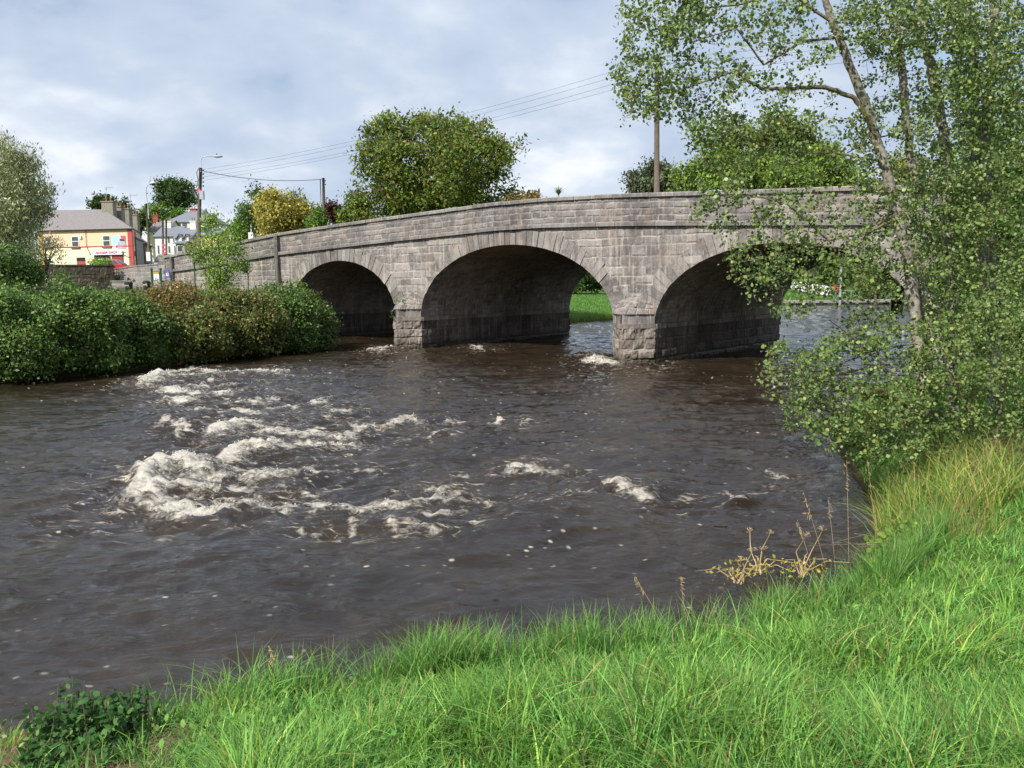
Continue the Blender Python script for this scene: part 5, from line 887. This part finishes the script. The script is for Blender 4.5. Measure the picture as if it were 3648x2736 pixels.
mb = MB(); a_ = FL+ex*(317-150)*sc_+en*.1; mb.tube([a_+[0, 0, ze], a_+[0, 0, zm], a_+ex*.5+[0, 0, zm-1]], .03, 6); mb.build('downpipe', M['maroon'], shop); mb = MB(); mb.tube([FR+sd*2.2+ex*.12+[0, 0, ze-.3], FR+sd*2.2+ex*.12+[0, 0, g]], .06, 6); mb.build('downpipe', M['maroon'], shop)
mb = MB(); mb.box(FL+ex*(294-150)*sc_+en*.2+[0, 0, pz(838, SY-1)], ex*.28, -en*.2, [0, 0, .35]); mb.build('alarm_box', M['white'], shop)
mb = MB(); a_ = FR-ex*.9+en*.1+[0, 0, pz(890, SY-2)]; mb.tube([a_-ex*.8, a_+en*.5, a_+en*.5+ex*.3], .05, 5); mb.build('bracket_lamp', M['dark'], shop)
for k, (px_, y0, y1, w, dd_) in enumerate(((391, 721, 780, 1.4, 108), (428, 739, 800, .95, 110), (455, 747, 815, 1.0, 113))):
    c = aty(px_, y1, dd_); chimney(shop if k < 2 else shop, c-[0, 0, 1.0], w, 1.0, aty(px_, y0, dd_)[2]-c[2]+1.0, 2)
def aerial(parent_label, x, y0, y1, Y, label):
    b = aq(x, y1, Y); t_ = aq(x, y0, Y); root = empty('television_aerial', tuple(b), label, 'aerial', 'rooftop aerials'); mb = MB(); mb.tube([b, t_], .035, 5); mb.build('mast', M['galv'], root); mb = MB()
    for k in range(5): c = t_-[0, 0, .1]+np.array([.2*k-.1, 0, 0]); mb.tube([c-[0, .3, .12], c+[0, .3, .12]], .012, 4)
    mb.tube([t_-[.2, 0, .1], t_+[.9, 0, -.1]], .015, 4); mb.build('element', M['galv'], root)
aerial(None, 229, 404, 428, 108, 'television aerial on the widest rendered chimney'); aerial(None, 282, 420, 455, 113, 'television aerial on the rightmost rendered chimney')
# grey and brown side buildings running up the street
sb = empty('side_street_house', tuple(FR+sd*9+[0, 0, g]), 'narrow grey house adjoining the right side of the barber shop', 'house'); a_ = FR+sd*2.4+ex*.12; mb = MB(); prism(mb, [a_-ex*5, a_, a_+sd*9, a_+sd*9-ex*5], g-.2, ze-1.0); mb.build('wall', M['greyrender'], sb)
mb = MB(); zz_ = ze-1.05; slab(mb, [a_+ex*.2+[0, 0, zz_], a_+sd*9+ex*.2+[0, 0, zz_], a_+sd*9-ex*2.4+[0, 0, zz_+1.9], a_-ex*2.4+[0, 0, zz_+1.9]]); slab(mb, [a_-ex*2.4+[0, 0, zz_+1.9], a_+sd*9-ex*2.4+[0, 0, zz_+1.9], a_+sd*9-ex*5+[0, 0, zz_], a_-ex*5+[0, 0, zz_]]); mb.build('roof', M['slate'], sb)
a2 = a_+sd*1.0-ex*2.4+[0, 0, zz_+1.4]; chimney(sb, aty(485, 828, 118)-[0, 0, 1.5], .8, .8, aty(485, 768, 118)[2]-aty(485, 828, 118)[2]+1.5, 2)
window(sb, a_+sd*1.5+ex*.0, sd, 1.2, g+1, .8, 1.3, None) if False else None
s3 = a_+sd*9.05+ex*.3; sb2 = empty('side_street_house', tuple(s3+[0, 0, g]), 'dark shop house with an overhanging roof further up the side street', 'house'); mb = MB(); prism(mb, [s3-ex*5, s3, s3+sd*9, s3+sd*9-ex*5], g-.2, ze-1.3); mb.build('wall', M['beige'], sb2); mb = MB(); slab(mb, [s3+ex*.5+[0, 0, ze-1.5], s3+sd*9+ex*.5+[0, 0, ze-1.5], s3+sd*9-ex*2.4+[0, 0, ze+.4], s3-ex*2.4+[0, 0, ze+.4]]); mb.build('roof', M['tileroof'], sb2); mb = MB(); prism(mb, [s3+ex*.02+sd*1, s3+ex*.25+sd*1, s3+ex*.25+sd*7, s3+ex*.02+sd*7], g, g+2.6); mb.build('shopfront', M['blue'], sb2)
# pale house left of the barber shop behind the willow
O = aty(-260, 945, 106); O[2] = 0; ph = empty('pale_house', (float(O[0])+7, 106, g), 'pale blue-white house behind the willow left of the barber shop', 'house'); E_ = aty(146, 945, 107); E_[2] = 0; e1 = unit(E_-O); Wp = np.linalg.norm(E_-O); zh = pz(790, 107); mb = MB(); prism(mb, [O, E_, E_+[0, 8, 0], O+[0, 8, 0]], g-.3, zh); mb.build('wall', M['bluewhite'], ph)
mb = MB(); slab(mb, [O+[0, -.3, zh], E_+[.1, -.3, zh], E_+[.1, 4, zh+2.6], O+[0, 4, zh+2.6]]); slab(mb, [O+[0, 4, zh+2.6], E_+[.1, 4, zh+2.6], E_+[.1, 8.3, zh], O+[0, 8.3, zh]]); mb.build('roof', M['slate'], ph); chimney(ph, [E_[0]-.9, 110, zh+.5], 1.5, 1.0, pz(726, 110)-zh-.5, 2, 'brick')
for x in (2.5, 6, 9.5): window(ph, O, e1, x, pz(860, 106), 1, 1.5, 'white'); window(ph, O, e1, x, g+1, 1.1, 1.5, 'white')
mb = MB(); mb.box(O+e1*(Wp-5.4)+[0, -.14, pz(910, 106)], e1*3.8, [0, .12, 0], [0, 0, .75]); mb.build('fascia_board', M['blue'], ph)
# simple houses of the town by picture box: wall quad in 2212 px, roof points
def house(name, label, X0, X1, Yd, yb, ye, depth, roof, wall, roofm, ridge, wins=(), chs=(), gable=False, cat='house', rz=0.):
    """facade between picture x X0..X1 (full-size px) at distance Yd, base yb, eaves ye, ridge y"""
    a = aty(X0, yb, Yd); b = aty(X1, yb, Yd+rz); z0 = a[2]; a[2] = b[2] = 0; e = unit(b-a); W_ = np.linalg.norm(b-a); n_ = np.array([e[1], -e[0], 0]); z1 = pz(ye, Yd); z2 = pz(ridge, Yd+depth/2); root = empty(name, (float(a[0]+b[0])/2, Yd, z0), label, cat)
    mb = MB(); prism(mb, [a, b, b-n_*depth, a-n_*depth], z0-1.5, z1)
    if roof == 'gablefront':
        mb.add([a+[0, 0, z1], b+[0, 0, z1], (a+b)/2+[0, 0, z2], a-n_*.2+[0, 0, z1], b-n_*.2+[0, 0, z1], (a+b)/2-n_*.2+[0, 0, z2]], [np.array([[0, 1, 2], [5, 4, 3]]), np.array([[1, 4, 5, 2], [0, 2, 5, 3]])])
    elif roof == 'gable':
        for p in (a, b): mb.add([p+[0, 0, z1], p-n_*depth+[0, 0, z1], p-n_*depth/2+[0, 0, z2]], np.array([[0, 1, 2]]))
    mb.build('wall', M[wall], root); mb = MB(); o = .3; z1b = z1-.02
    if roof == 'gable':
        slab(mb, [a-e*o+n_*o+[0, 0, z1b], b+e*o+n_*o+[0, 0, z1b], b+e*o-n_*depth/2+[0, 0, z2], a-e*o-n_*depth/2+[0, 0, z2]]); slab(mb, [a-e*o-n_*depth/2+[0, 0, z2], b+e*o-n_*depth/2+[0, 0, z2], b+e*o-n_*(depth+o)+[0, 0, z1b], a-e*o-n_*(depth+o)+[0, 0, z1b]])
    elif roof == 'hip':
        q = W_*.4; r1 = a+e*q-n_*depth/2+[0, 0, z2]; r2 = b-e*q-n_*depth/2+[0, 0, z2]; c4 = [a-e*o+n_*o+[0, 0, z1b], b+e*o+n_*o+[0, 0, z1b], b+e*o-n_*(depth+o)+[0, 0, z1b], a-e*o-n_*(depth+o)+[0, 0, z1b]]
        slab(mb, [c4[0], c4[1], r2, r1]); slab(mb, [c4[1], c4[2], r2]); slab(mb, [c4[2], c4[3], r1, r2]); slab(mb, [c4[3], c4[0], r1])
    else:
        m0 = (a+b)/2; slab(mb, [a-e*o+n_*o+[0, 0, z1b], m0+n_*o+[0, 0, z2+.05], m0-n_*depth+[0, 0, z2+.05], a-e*o-n_*depth+[0, 0, z1b]]); slab(mb, [m0+n_*o+[0, 0, z2+.05], b+e*o+n_*o+[0, 0, z1b], b+e*o-n_*depth+[0, 0, z1b], m0-n_*depth+[0, 0, z2+.05]])
    mb.build('roof', M[roofm], root); s_ = W_/(X1-X0)
    for x0, x1, y0, y1 in wins: window(root, a+n_*.01, e, (x0-X0)*s_, pz(y1, Yd), (x1-x0)*s_, pz(y0, Yd)-pz(y1, Yd), None, 'greyrender' if wall != 'greyrender' else 'white', bars=False)
    for (px_, y0, y1, w, mt) in chs: zc = pz(y1, Yd+depth/2); c = aty(px_, y1, Yd+depth*.45); chimney(root, c-[0, 0, .8], w, .7, pz(y0, Yd+depth/2)-zc+.8, 2, mt)
    return root
z3 = lambda x, y: (500+x*.27125, 500+y*.27125)
def zh3(name, label, x0, x1, Yd, yb, ye, depth, roof, wall, rm, ridge, wins=(), chs=(), **k):
    house(name, label, 500+x0*.27125, 500+x1*.27125, Yd, 500+yb*.27125, 500+ye*.27125, depth, roof, wall, rm, 500+ridge*.27125, [(500+a*.27125, 500+b*.27125, 500+c*.27125, 500+d*.27125) for a, b, c, d in wins], [(500+a*.27125, 500+b*.27125, 500+c*.27125, w, m_) for a, b, c, w, m_ in chs], **k)
zh3('terraced_house', 'cream house with a brown roof at the top of the side street', 130, 345, 152, 1500, 1150, 9, 'gable', 'cream', 'tileroof', 1010, [(185, 215, 1180, 1240), (235, 262, 1180, 1240)], [(200, 990, 1060, 1.2, 'brick')])
zh3('terraced_house', 'white terraced house with slate roof and tall narrow windows', 205, 470, 138, 1540, 1222, 8, 'gable', 'offwhite', 'slate', 1090, [(235, 255, 1340, 1450), (375, 398, 1235, 1310), (375, 398, 1352, 1440), (452, 468, 1345, 1480), (444, 460, 1240, 1300)], [(372, 1075, 1130, 1.0, 'offwhite')])
zh3('terraced_house', 'white terraced house with small dormer gables and a grey porch', 470, 660, 135, 1540, 1250, 8, 'gable', 'offwhite', 'slate', 1110, [(600, 618, 1290, 1380), (645, 658, 1255, 1300)], [(700, 1070, 1150, .9, 'offwhite')])
for k, (x0, x1) in enumerate(((490, 540), (580, 632))): zh3('dormer', ['left white gabled dormer of the terraced house', 'right white gabled dormer of the terraced house'][k], x0, x1, 134.7, 1262, 1250, 3, 'gablefront', 'offwhite', 'slate', 1200, cat='dormer')
zh3('porch', 'grey porch with a dark lean roof on the white terrace', 468, 582, 132, 1450, 1312, 2.8, 'gable', 'greyrender', 'slate', 1285, [(490, 560, 1345, 1430)], cat='porch')
zh3('terraced_house', 'white house with slate roof right of the dormered terrace', 660, 790, 137, 1540, 1228, 8, 'gable', 'offwhite', 'slate', 1100, [(680, 700, 1320, 1400), (745, 762, 1320, 1420)], [])
zh3('yellow_house', 'yellow house behind the big pole with the street lamp', 785, 1010, 130, 1560, 1215, 8, 'gable', 'yellow', 'slate', 1120, [(820, 850, 1270, 1350), (930, 960, 1270, 1350)], [])
zh3('villa', 'tall cream villa with a hipped slate roof above the white terrace', 350, 905, 175, 1300, 1035, 13, 'hip', 'cream', 'slate', 868, [(385, 470, 1050, 1110), (482, 545, 1050, 1100), (560, 625, 1050, 1100)], [(702, 905, 990, 1.3, 'brick')])
zh3('gabled_house', 'white gabled house with a red brick chimney right of the young tree', 1180, 1400, 108, 1420, 1150, 9, 'gablefront', 'offwhite', 'slate', 1060, [(1290, 1320, 1180, 1240)], [(1380, 985, 1090, .9, 'brick')])
# ------------------------------------------------------------------ vehicles
def car(label, c, rz, body, L=4.0, Wc=1.7, Hc=1.44, name='parked_car'):
    root = empty(name, tuple(c), label, 'car'); ca, sa = math.cos(rz), math.sin(rz); T = lambda P: np.array([[c[0]+ca*p[0]-sa*p[1], c[1]+sa*p[0]+ca*p[1], c[2]+p[2]] for p in P])
    lo = [(-L/2, .35), (-L/2+.05, .75), (-L/2+.35, .86), (-L*.18, .93), (L*.28, .93), (L/2-.12, .86), (L/2, .7), (L/2, .35), (L/2-.3, .22), (-L/2+.3, .22)]
    hi = [(-L*.20, .93), (-L*.06, Hc-.05), (L*.05, Hc), (L*.24, Hc-.03), (L*.38, .93)]
    def ext(mb, pr, w0, w1):
        n = len(pr); V = [(x, -(w0 if z < 1 else w1)/2, z) for x, z in pr]+[(x, (w0 if z < 1 else w1)/2, z) for x, z in pr]; mb.add(T(V), [np.array([[i, (i+1) % n, n+(i+1) % n, n+i] for i in range(n)]), np.array([list(range(n))[::-1], [n+i for i in range(n)]])])
    mb = MB(); ext(mb, lo, Wc, Wc)
    ext(mb, hi, Wc*.95, Wc*.76); mb.build('body', M[body], root)
    for s_ in (-1, 1):
        mb = MB(); yo = lambda z: s_*((Wc*.95/2)+(Wc*.76-Wc*.95)/2*(z-.93)/(Hc-.93)+.012)
        for a_ in ([(-L*.165, .97), (-L*.05, Hc-.12), (L*.06, Hc-.08), (L*.06, .97)], [(L*.08, .97), (L*.08, Hc-.08), (L*.225, Hc-.11), (L*.335, .97)]): mb.poly(T([(x, yo(z), z) for x, z in (a_ if s_ < 0 else a_[::-1])])[::-1])
        mb.build('side_window', M['glass'], root)
        for x in (-L*.31, L*.30):
            w0 = T([(x, s_*(Wc/2-.1), .31)])[0]; w1 = T([(x, s_*(Wc/2+.012), .31)])[0]; mb = MB(); mb.tube([w0, w1], .31, 18); wh = mb.build('wheel', M['rubber'], root); mb = MB(); mb.tube([w0, w1+(w1-w0)*.08], .19, 14); mb.build('rim', M['galv'], wh)
        mb = MB(); mb.box(T([(-L/2-.01, s_*.6-.17, .62)])[0], T([(.12, 0, 0)])[0]-T([(0, 0, 0)])[0], T([(0, .34, 0)])[0]-T([(0, 0, 0)])[0], [0, 0, .14]); mb.build('headlight', M['white'], root)
    mb = MB(); mb.poly(T([(-L*.195+.0, -.72, .96), (-L*.195, .72, .96), (-L*.068, .6, Hc-.08), (-L*.068, -.6, Hc-.08)])-np.array([ca*.02, sa*.02, -.01])); mb.build('windscreen', M['glass'], root); mb = MB(); mb.poly(T([(L*.37, .72, .97), (L*.37, -.72, .97), (L*.25, -.6, Hc-.1), (L*.25, .6, Hc-.1)])+np.array([ca*.02, sa*.02, .01])); mb.build('rear_window', M['glass'], root)
    return root
cp_ = aty(418, 923, 76); rd = float(gz(np.array([cp_[0]]), np.array([76.]))[0]); car('red car parked behind the walls in front of the barber shop', (cp_[0]-.2, 76, cp_[2]-1.44), PI+.12, 'carred')
cp_ = aty(584, 911, 84); car('dark car behind the terminal pier of the bridge approach', (cp_[0], 84, cp_[2]-1.5), PI/2+.3, 'cardark', Hc=1.5)
# ------------------------------------------------------------------ poles, lamps and cables
def lamp_head(mb, p, d, L=.75, w=.17, h=.1): mb.ball(np.array(p)+np.array(d)*L/2, (L/2 if abs(d[0]) > .5 else w, w if abs(d[0]) > .5 else L/2, h), 12, 7)
Yp = 62.; x_ = 702/714
pt = aty(715, 598, Yp); pb = aty(705, 905, Yp); pole2 = empty('street_lamp_pole', tuple(pb), 'tall wooden pole carrying a street lamp and bracket behind the approach wall', 'pole'); mb = MB(); mb.tube([pb-[0, 0, .6], (pb+pt)/2, pt], [.15, .135, .11], 12); mb.build('pole', M['wood'], pole2, smooth=True)
mb = MB(); A0 = pt+[.02, -.1, -.3]; a1 = aty(715, 572, Yp); a2 = aty(720, 560, Yp); a3 = aty(732, 557, Yp); a4 = aty(762, 557, Yp); mb.tube([A0, pt+[.03, -.05, 0], a1, a2, a3, a4], .03, 8); arm = mb.build('lamp_arm', M['galv'], pole2, smooth=True); mb = MB(); mb.ball(aty(776, 557, Yp), (.36, .14, .10), 14, 8); hd = mb.build('lamp_head', M['lampgrey'], pole2, smooth=True); mb = MB(); mb.tube([aty(772, 552, Yp), aty(772, 547, Yp)], .035, 6); mb.build('sensor', M['dark'], hd)
for k in range(5): mb = MB(); q = aty(719, 608+k*14, Yp)+[0, -.12, 0]; mb.tube([q-[.1, 0, 0], q+[.14, 0, 0]], .02, 5); mb.ball(q+[.15, 0, .02], .06, 8, 6); mb.build('insulator', M['dark'], pole2)
mb = MB(); q = aty(712, 678, Yp); mb.box(q+[-.1, -.2, -.2], [.2, 0, 0], [0, .05, 0], [0, 0, .28]); mb.build('sign_plate', M['posterpink'], pole2); mb = MB(); q = aty(720, 696, Yp); mb.box(q+[-.1, -.3, -.3], [.3, 0, 0], [0, .25, 0], [0, 0, .6]); mb.build('meter_box', M['galv'], pole2)
mb = MB(); mb.tube([aty(705, 702, Yp), aty(692, 678, Yp), aty(688, 677, Yp)], .05, 6); mb.tube([aty(705, 678, Yp), aty(688, 677, Yp)], .06, 6); mb.tube([aty(700, 668, Yp), aty(706, 640, Yp), aty(700, 615, Yp), aty(708, 600, Yp)], .025, 6); mb.build('bracket', M['dark'], pole2)
def pole(label, x, y0, y1, Y, r0=.13, r1=.10, name='utility_pole', group=None, mat='wood', ins=0, lean=0., xb=None):
    t_ = aty(x, y0, Y); b = aty(x if xb is None else xb, y1, Y); root = empty(name, tuple(b), label, 'pole', group); mb = MB(); mb.tube([b-[0, 0, .8], (b+t_)/2, t_], [r0, (r0+r1)/2, r1], 10); mb.build('post', M[mat], root, smooth=True)
    for k in range(ins): mb = MB(); q = t_+[0, -.1, -.25-.28*k]; mb.tube([q, q+[.16, 0, 0]], .018, 5); mb.ball(q+[.17, 0, .02], .05, 7, 5); mb.build('insulator', M['dark'], root)
    return root
pole('plain wooden pole behind the parapet left of the big chestnut', 1152, 634, 800, 68, ins=2, xb=1154); pole('thin metal pole standing beside the plain wooden pole', 1141, 640, 800, 69, .05, .04, 'metal_pole', mat='galv', xb=1144)
pole('tallest wooden pole behind the bridge crest, top hidden by alder leaves', 2340, 205, 700, 47, .16, .12, ins=4)
pole('dark wooden pole at the top of the side street', 592, 782, 905, 110, .13, .11, group='poles in the side street'); pl3 = pole('brown pole with a red and white sign in the side street', 580, 777, 907, 108, .13, .11, group='poles in the side street')
mb = MB(); q = aty(584, 878, 107.6)
for k in range(3): mb.box(q+[-.22, 0, -.5*k], [.36, 0, 0], [0, .05, 0], [0, 0, .3])
mb.build('sign_plate', M['posterpink'], pl3)
p4 = pole('slim pole with a white base left of the golden tree', 894, 733, 848, 80, .06, .05, 'metal_pole', mat='galv', xb=895); mb = MB(); q = aty(893, 845, 79.8); mb.box(q+[-.22, 0, -.3], [.44, 0, 0], [0, .1, 0], [0, 0, .75]); mb.build('notice_plate', M['white'], p4)
# slim lamp by the shop
Yl = 88.; lp = empty('street_lamp', tuple(aty(531, 931, Yl)), 'curved street lamp on a pale post beside the barber shop', 'street lamp'); mb = MB(); mb.tube([aty(531, 935, Yl), aty(528, 830, Yl), aty(522, 725, Yl)], [.13, .11, .1], 10); mb.build('post', M['wood'], lp, smooth=True)
mb = MB(); mb.tube([aty(q[0], q[1], Yl-.15) for q in ((529, 780), (527, 725), (521, 690), (521, 670), (526, 660), (538, 654))], .04, 8); mb.build('lamp_arm', M['galv'], lp, smooth=True); mb = MB(); mb.ball(aty(545, 652, Yl), (.3, .3, .16), 12, 7); mb.build('lamp_head', M['white'], lp, smooth=True); mb = MB(); mb.ball(aty(546, 655, Yl), (.24, .24, .14), 12, 7); mb.build('lens', M['dark'], lp, smooth=True)
mb = MB(); q = aty(529, 930, Yl-.2); mb.box(q+[-.2, 0, 0], [.4, 0, 0], [0, .05, 0], [0, 0, aty(529, 898, Yl)[2]-q[2]]); mb.build('notice_plate', M['white'], lp)
for k in range(4): mb = MB(); q = aty(519, 735+k*11, Yl); mb.ball(q, .07, 6, 5); mb.build('insulator', M['dark'], lp)
def cable(label, A, B, sag, r=.012, C=None):
    A, B = np.array(A), np.array(B); t_ = np.linspace(0, 1, 30)[:, None]; P = A+(B-A)*t_-np.array([0, 0, 1.])*sag*4*t_*(1-t_)
    if C is not None: C = np.array(C); P = np.concatenate([P, (B+(C-B)*t_-np.array([0, 0, 1.])*sag*2*t_*(1-t_))[1:]])
    mb = MB(); mb.tube(P, r, 4); tag(mb.build('overhead_cable', M['cable']), label, 'cable', 'overhead cables')
lab = ['top', 'second', 'third', 'lowest']
for k in range(4): cable(['topmost of the four overhead cables crossing the sky above the bridge', 'second from the top of the four overhead cables above the bridge', 'third from the top of the four overhead cables above the bridge', 'lowest of the four overhead cables crossing the sky above the bridge'][k], aty(722, 604+k*13, Yp), aty(2342, 205+k*23, 47), [.55, .5, .6, .5][k], .007, aty(3500, 50+k*34, 33))
cable('thick single cable from the lamp pole to the plain wooden pole', aty(722, 609, Yp), aty(1150, 638, 68), .35, .022)
# signs on the bank
def board(name, label, cat, box, Y, mat, postmat, legs=2, pw=.035, ext=0.):
    x0, x1, y0, y1, yg = box; a = aty(x0, y1, Y); b = aty(x1, y0, Y); gl = aty((x0+x1)/2, yg, Y)[2]; root = empty(name, ((a[0]+b[0])/2, Y, gl), label, cat)
    mb = MB(); mb.box([a[0], Y, a[2]], [b[0]-a[0], 0, 0], [0, .04, 0], [0, 0, b[2]-a[2]]); pn = mb.build('panel', M[mat], root); mb = MB(); f = .04; w_ = b[0]-a[0]; h_ = b[2]-a[2]
    for o_, s_ in (((0, 0), (w_, f)), ((0, h_-f), (w_, f)), ((0, f), (f, h_-2*f)), ((w_-f, f), (f, h_-2*f))): mb.box([a[0]+o_[0], Y-.02, a[2]+o_[1]], [s_[0], 0, 0], [0, .08, 0], [0, 0, s_[1]])
    mb.build('frame', M[postmat], root)
    for x in ((a[0]-pw, b[0]+pw) if legs == 2 else (b[0],)): mb = MB(); mb.tube([[x, Y+.02, gl-.3], [x, Y+.02, b[2]+ext]], pw, 8); mb.ball([x, Y+.02, b[2]+ext], pw*1.5, 8, 6); mb.build('post', M[postmat], root)
    return root, a, b
board('information_board', 'grey-green framed board on a post before the dark pilaster', 'board', (938, 986, 1008, 1032, 1060), 49, 'boardgreen', 'galv', 1)
nb, a, b = board('notice_board', 'white notice board between two dark green posts', 'board', (545, 568, 967, 1000, 1012), 58, 'white', 'green', 2, .07, .15)
mb = MB(); w_ = b[0]-a[0]; h_ = b[2]-a[2]
for u0, v0, u1, v1 in ((.35, .12, .42, .3), (.55, .1, .62, .26), (.7, .12, .8, .2)): mb.box([a[0]+u0*w_, 57.985, a[2]+v0*h_], [(u1-u0)*w_, 0, 0], [0, .01, 0], [0, 0, (v1-v0)*h_])
mb.build('marking', M['green'], nb); mb = MB(); mb.box([a[0]+.03, 57.98, b[2]-.14], [w_-.06, 0, 0], [0, .01, 0], [0, 0, .1]); mb.build('heading', M['ochre'], nb)
p = aty(596, 975, 58.2); bs_ = empty('wall_sign', tuple(p), 'small blue and white sign with a red figure fixed to the pale wall', 'sign'); mb = MB(); mb.box(p+[-.16, 0, -.26], [.3, 0, 0], [0, .04, 0], [0, 0, .52]); mb.build('panel', M['blue'], bs_); mb = MB(); mb.box(p+[-.1, -.005, -.16], [.18, 0, 0], [0, .01, 0], [0, 0, .22]); mb.build('white_field', M['white'], bs_); mb = MB(); mb.box(p+[-.02, -.012, -.05], [.06, 0, 0], [0, .01, 0], [0, 0, .26]); mb.build('red_mark', M['posterpink'], bs_)
pole('thin dark green post standing left of the slender young tree', 693, 925, 1012, 52, .045, .045, 'metal_pole', mat='green')
# ------------------------------------------------------------------ gangway and pontoon upstream
z8 = lambda x, y, Y: aty(2700+x*.27125, 850+y*.27125, Y)
GY = 108.; gw = empty('gangway', tuple(z8(750, 760, GY)), 'white aluminium truss gangway sloping down to the pontoon', 'gangway'); T0, T1, Q0, Q1 = z8(440, 555, GY), z8(985, 640, GY), z8(430, 655, GY), z8(960, 755, GY)
for k, dy in enumerate((0, 1.4)):
    mb = MB(); o = np.array([0, dy, 0]); mb.tube([T0+o, T1+o], .05, 6); mb.tube([Q0+o, Q1+o], .07, 6); n = 9
    for i in range(n):
        b0 = Q0+(Q1-Q0)*i/n+o; tm_ = T0+(T1-T0)*(i+.5)/n+o; b1 = Q0+(Q1-Q0)*(i+1)/n+o; mb.tube([b0, tm_], .03, 5); mb.tube([tm_, b1], .03, 5)
    mb.build('truss', M['alu'], gw)
mb = MB(); mb.add([Q0-[0, .06, 0], Q1-[0, .06, 0], Q1+[0, 1.5, 0], Q0+[0, 1.5, 0], Q0+[0, -.06, .16], Q1+[0, -.06, .16], Q1+[0, 1.5, .16], Q0+[0, 1.5, .16]], np.array([[0, 3, 2, 1], [4, 5, 6, 7], [0, 1, 5, 4], [1, 2, 6, 5], [2, 3, 7, 6], [3, 0, 4, 7]])); mb.build('walkway', M['alu'], gw)
pa, pb_ = z8(420, 835, GY-1.5), z8(1900, 760, GY+2); pn = empty('pontoon', ((pa[0]+pb_[0])/2, GY, .0), 'long floating pontoon with grey railings below the gangway', 'pontoon'); mb = MB(); zt_ = .55; L_ = 60; mb.box([pa[0], GY-1.5, .28], [L_*.62, 2.2, 0], [0, 2.6, 0], [0, 0, .3]); mb.build('deck', M['deckwood'], pn)
for k in range(6): mb = MB(); mb.box([pa[0]+.5+k*6.2, GY-1.3+.22*k, -.25], [4.4, .15, 0], [0, 2.1, 0], [0, 0, .52]); mb.build('float', M['black'], pn)
xr0, xr1 = z8(985, 700, GY)[0], z8(1290, 700, GY)[0]; mb = MB()
for q in np.linspace(xr0, xr1, 7): mb.tube([[q, GY-1.2+(q-pa[0])*.035, .55], [q, GY-1.2+(q-pa[0])*.035, 1.75]], .035, 6)
for zz in (1.15, 1.75): mb.tube([[xr0, GY-1.2+(xr0-pa[0])*.035, zz], [xr1, GY-1.2+(xr1-pa[0])*.035, zz]], .035, 6)
mb.build('railing', M['galv'], pn)
def ppile(x, y0, label, mat='wood'): t_ = z8(x, y0, GY-1.8); root = empty('mooring_pile', (t_[0], t_[1], 0), label, 'pile', 'mooring piles of the pontoon'); mb = MB(); mb.tube([[t_[0], t_[1], -1], t_], .16, 10); mb.build('post', M[mat], root); mb = MB(); mb.tube([t_, t_+[0, 0, .12]], .19, 10); mb.build('cap', M['galv'], root)
ppile(1095, 385, 'tall mooring pile beside the red lifebuoy', 'galv'); ppile(1550, 640, 'short mooring pile at the right part of the pontoon')
c = z8(1022, 655, GY-1.9); lb = empty('lifebuoy', tuple(c), 'red lifebuoy hanging on its post at the foot of the gangway', 'lifebuoy'); mb = MB(); th = np.linspace(0, 2*PI, 17); mb.tube([c+[.3*math.cos(q), 0, .34*math.sin(q)] for q in th], .1, 8, cap=False); mb.build('ring', M['carred'], lb); mb = MB(); mb.tube([[c[0], c[1]+.14, .5], [c[0], c[1]+.14, c[2]+.4]], .05, 6); mb.build('post', M['green'], lb)

# palm-like plant over the parapet crest
r = np.random.default_rng(301); c = aty(1990, 700, 56); root = empty('cordyline', (c[0], c[1], 4.), 'small spiky green cordyline poking over the parapet crest', 'plant'); mb = MB(); mb.tube([[c[0], 56, 4], c], .07, 6); mb.build('stem', M['twig'], root)
n = 70; P = np.tile(c+np.array([0, 0, .05]), (n, 1)); V, F, cc_ = blades(P, r.uniform(.35, .8, n), np.full(n, .06), P_LIME*.8, r, .8, None, 4); npmesh('foliage', V, F, M['leaf'], root, cc_)
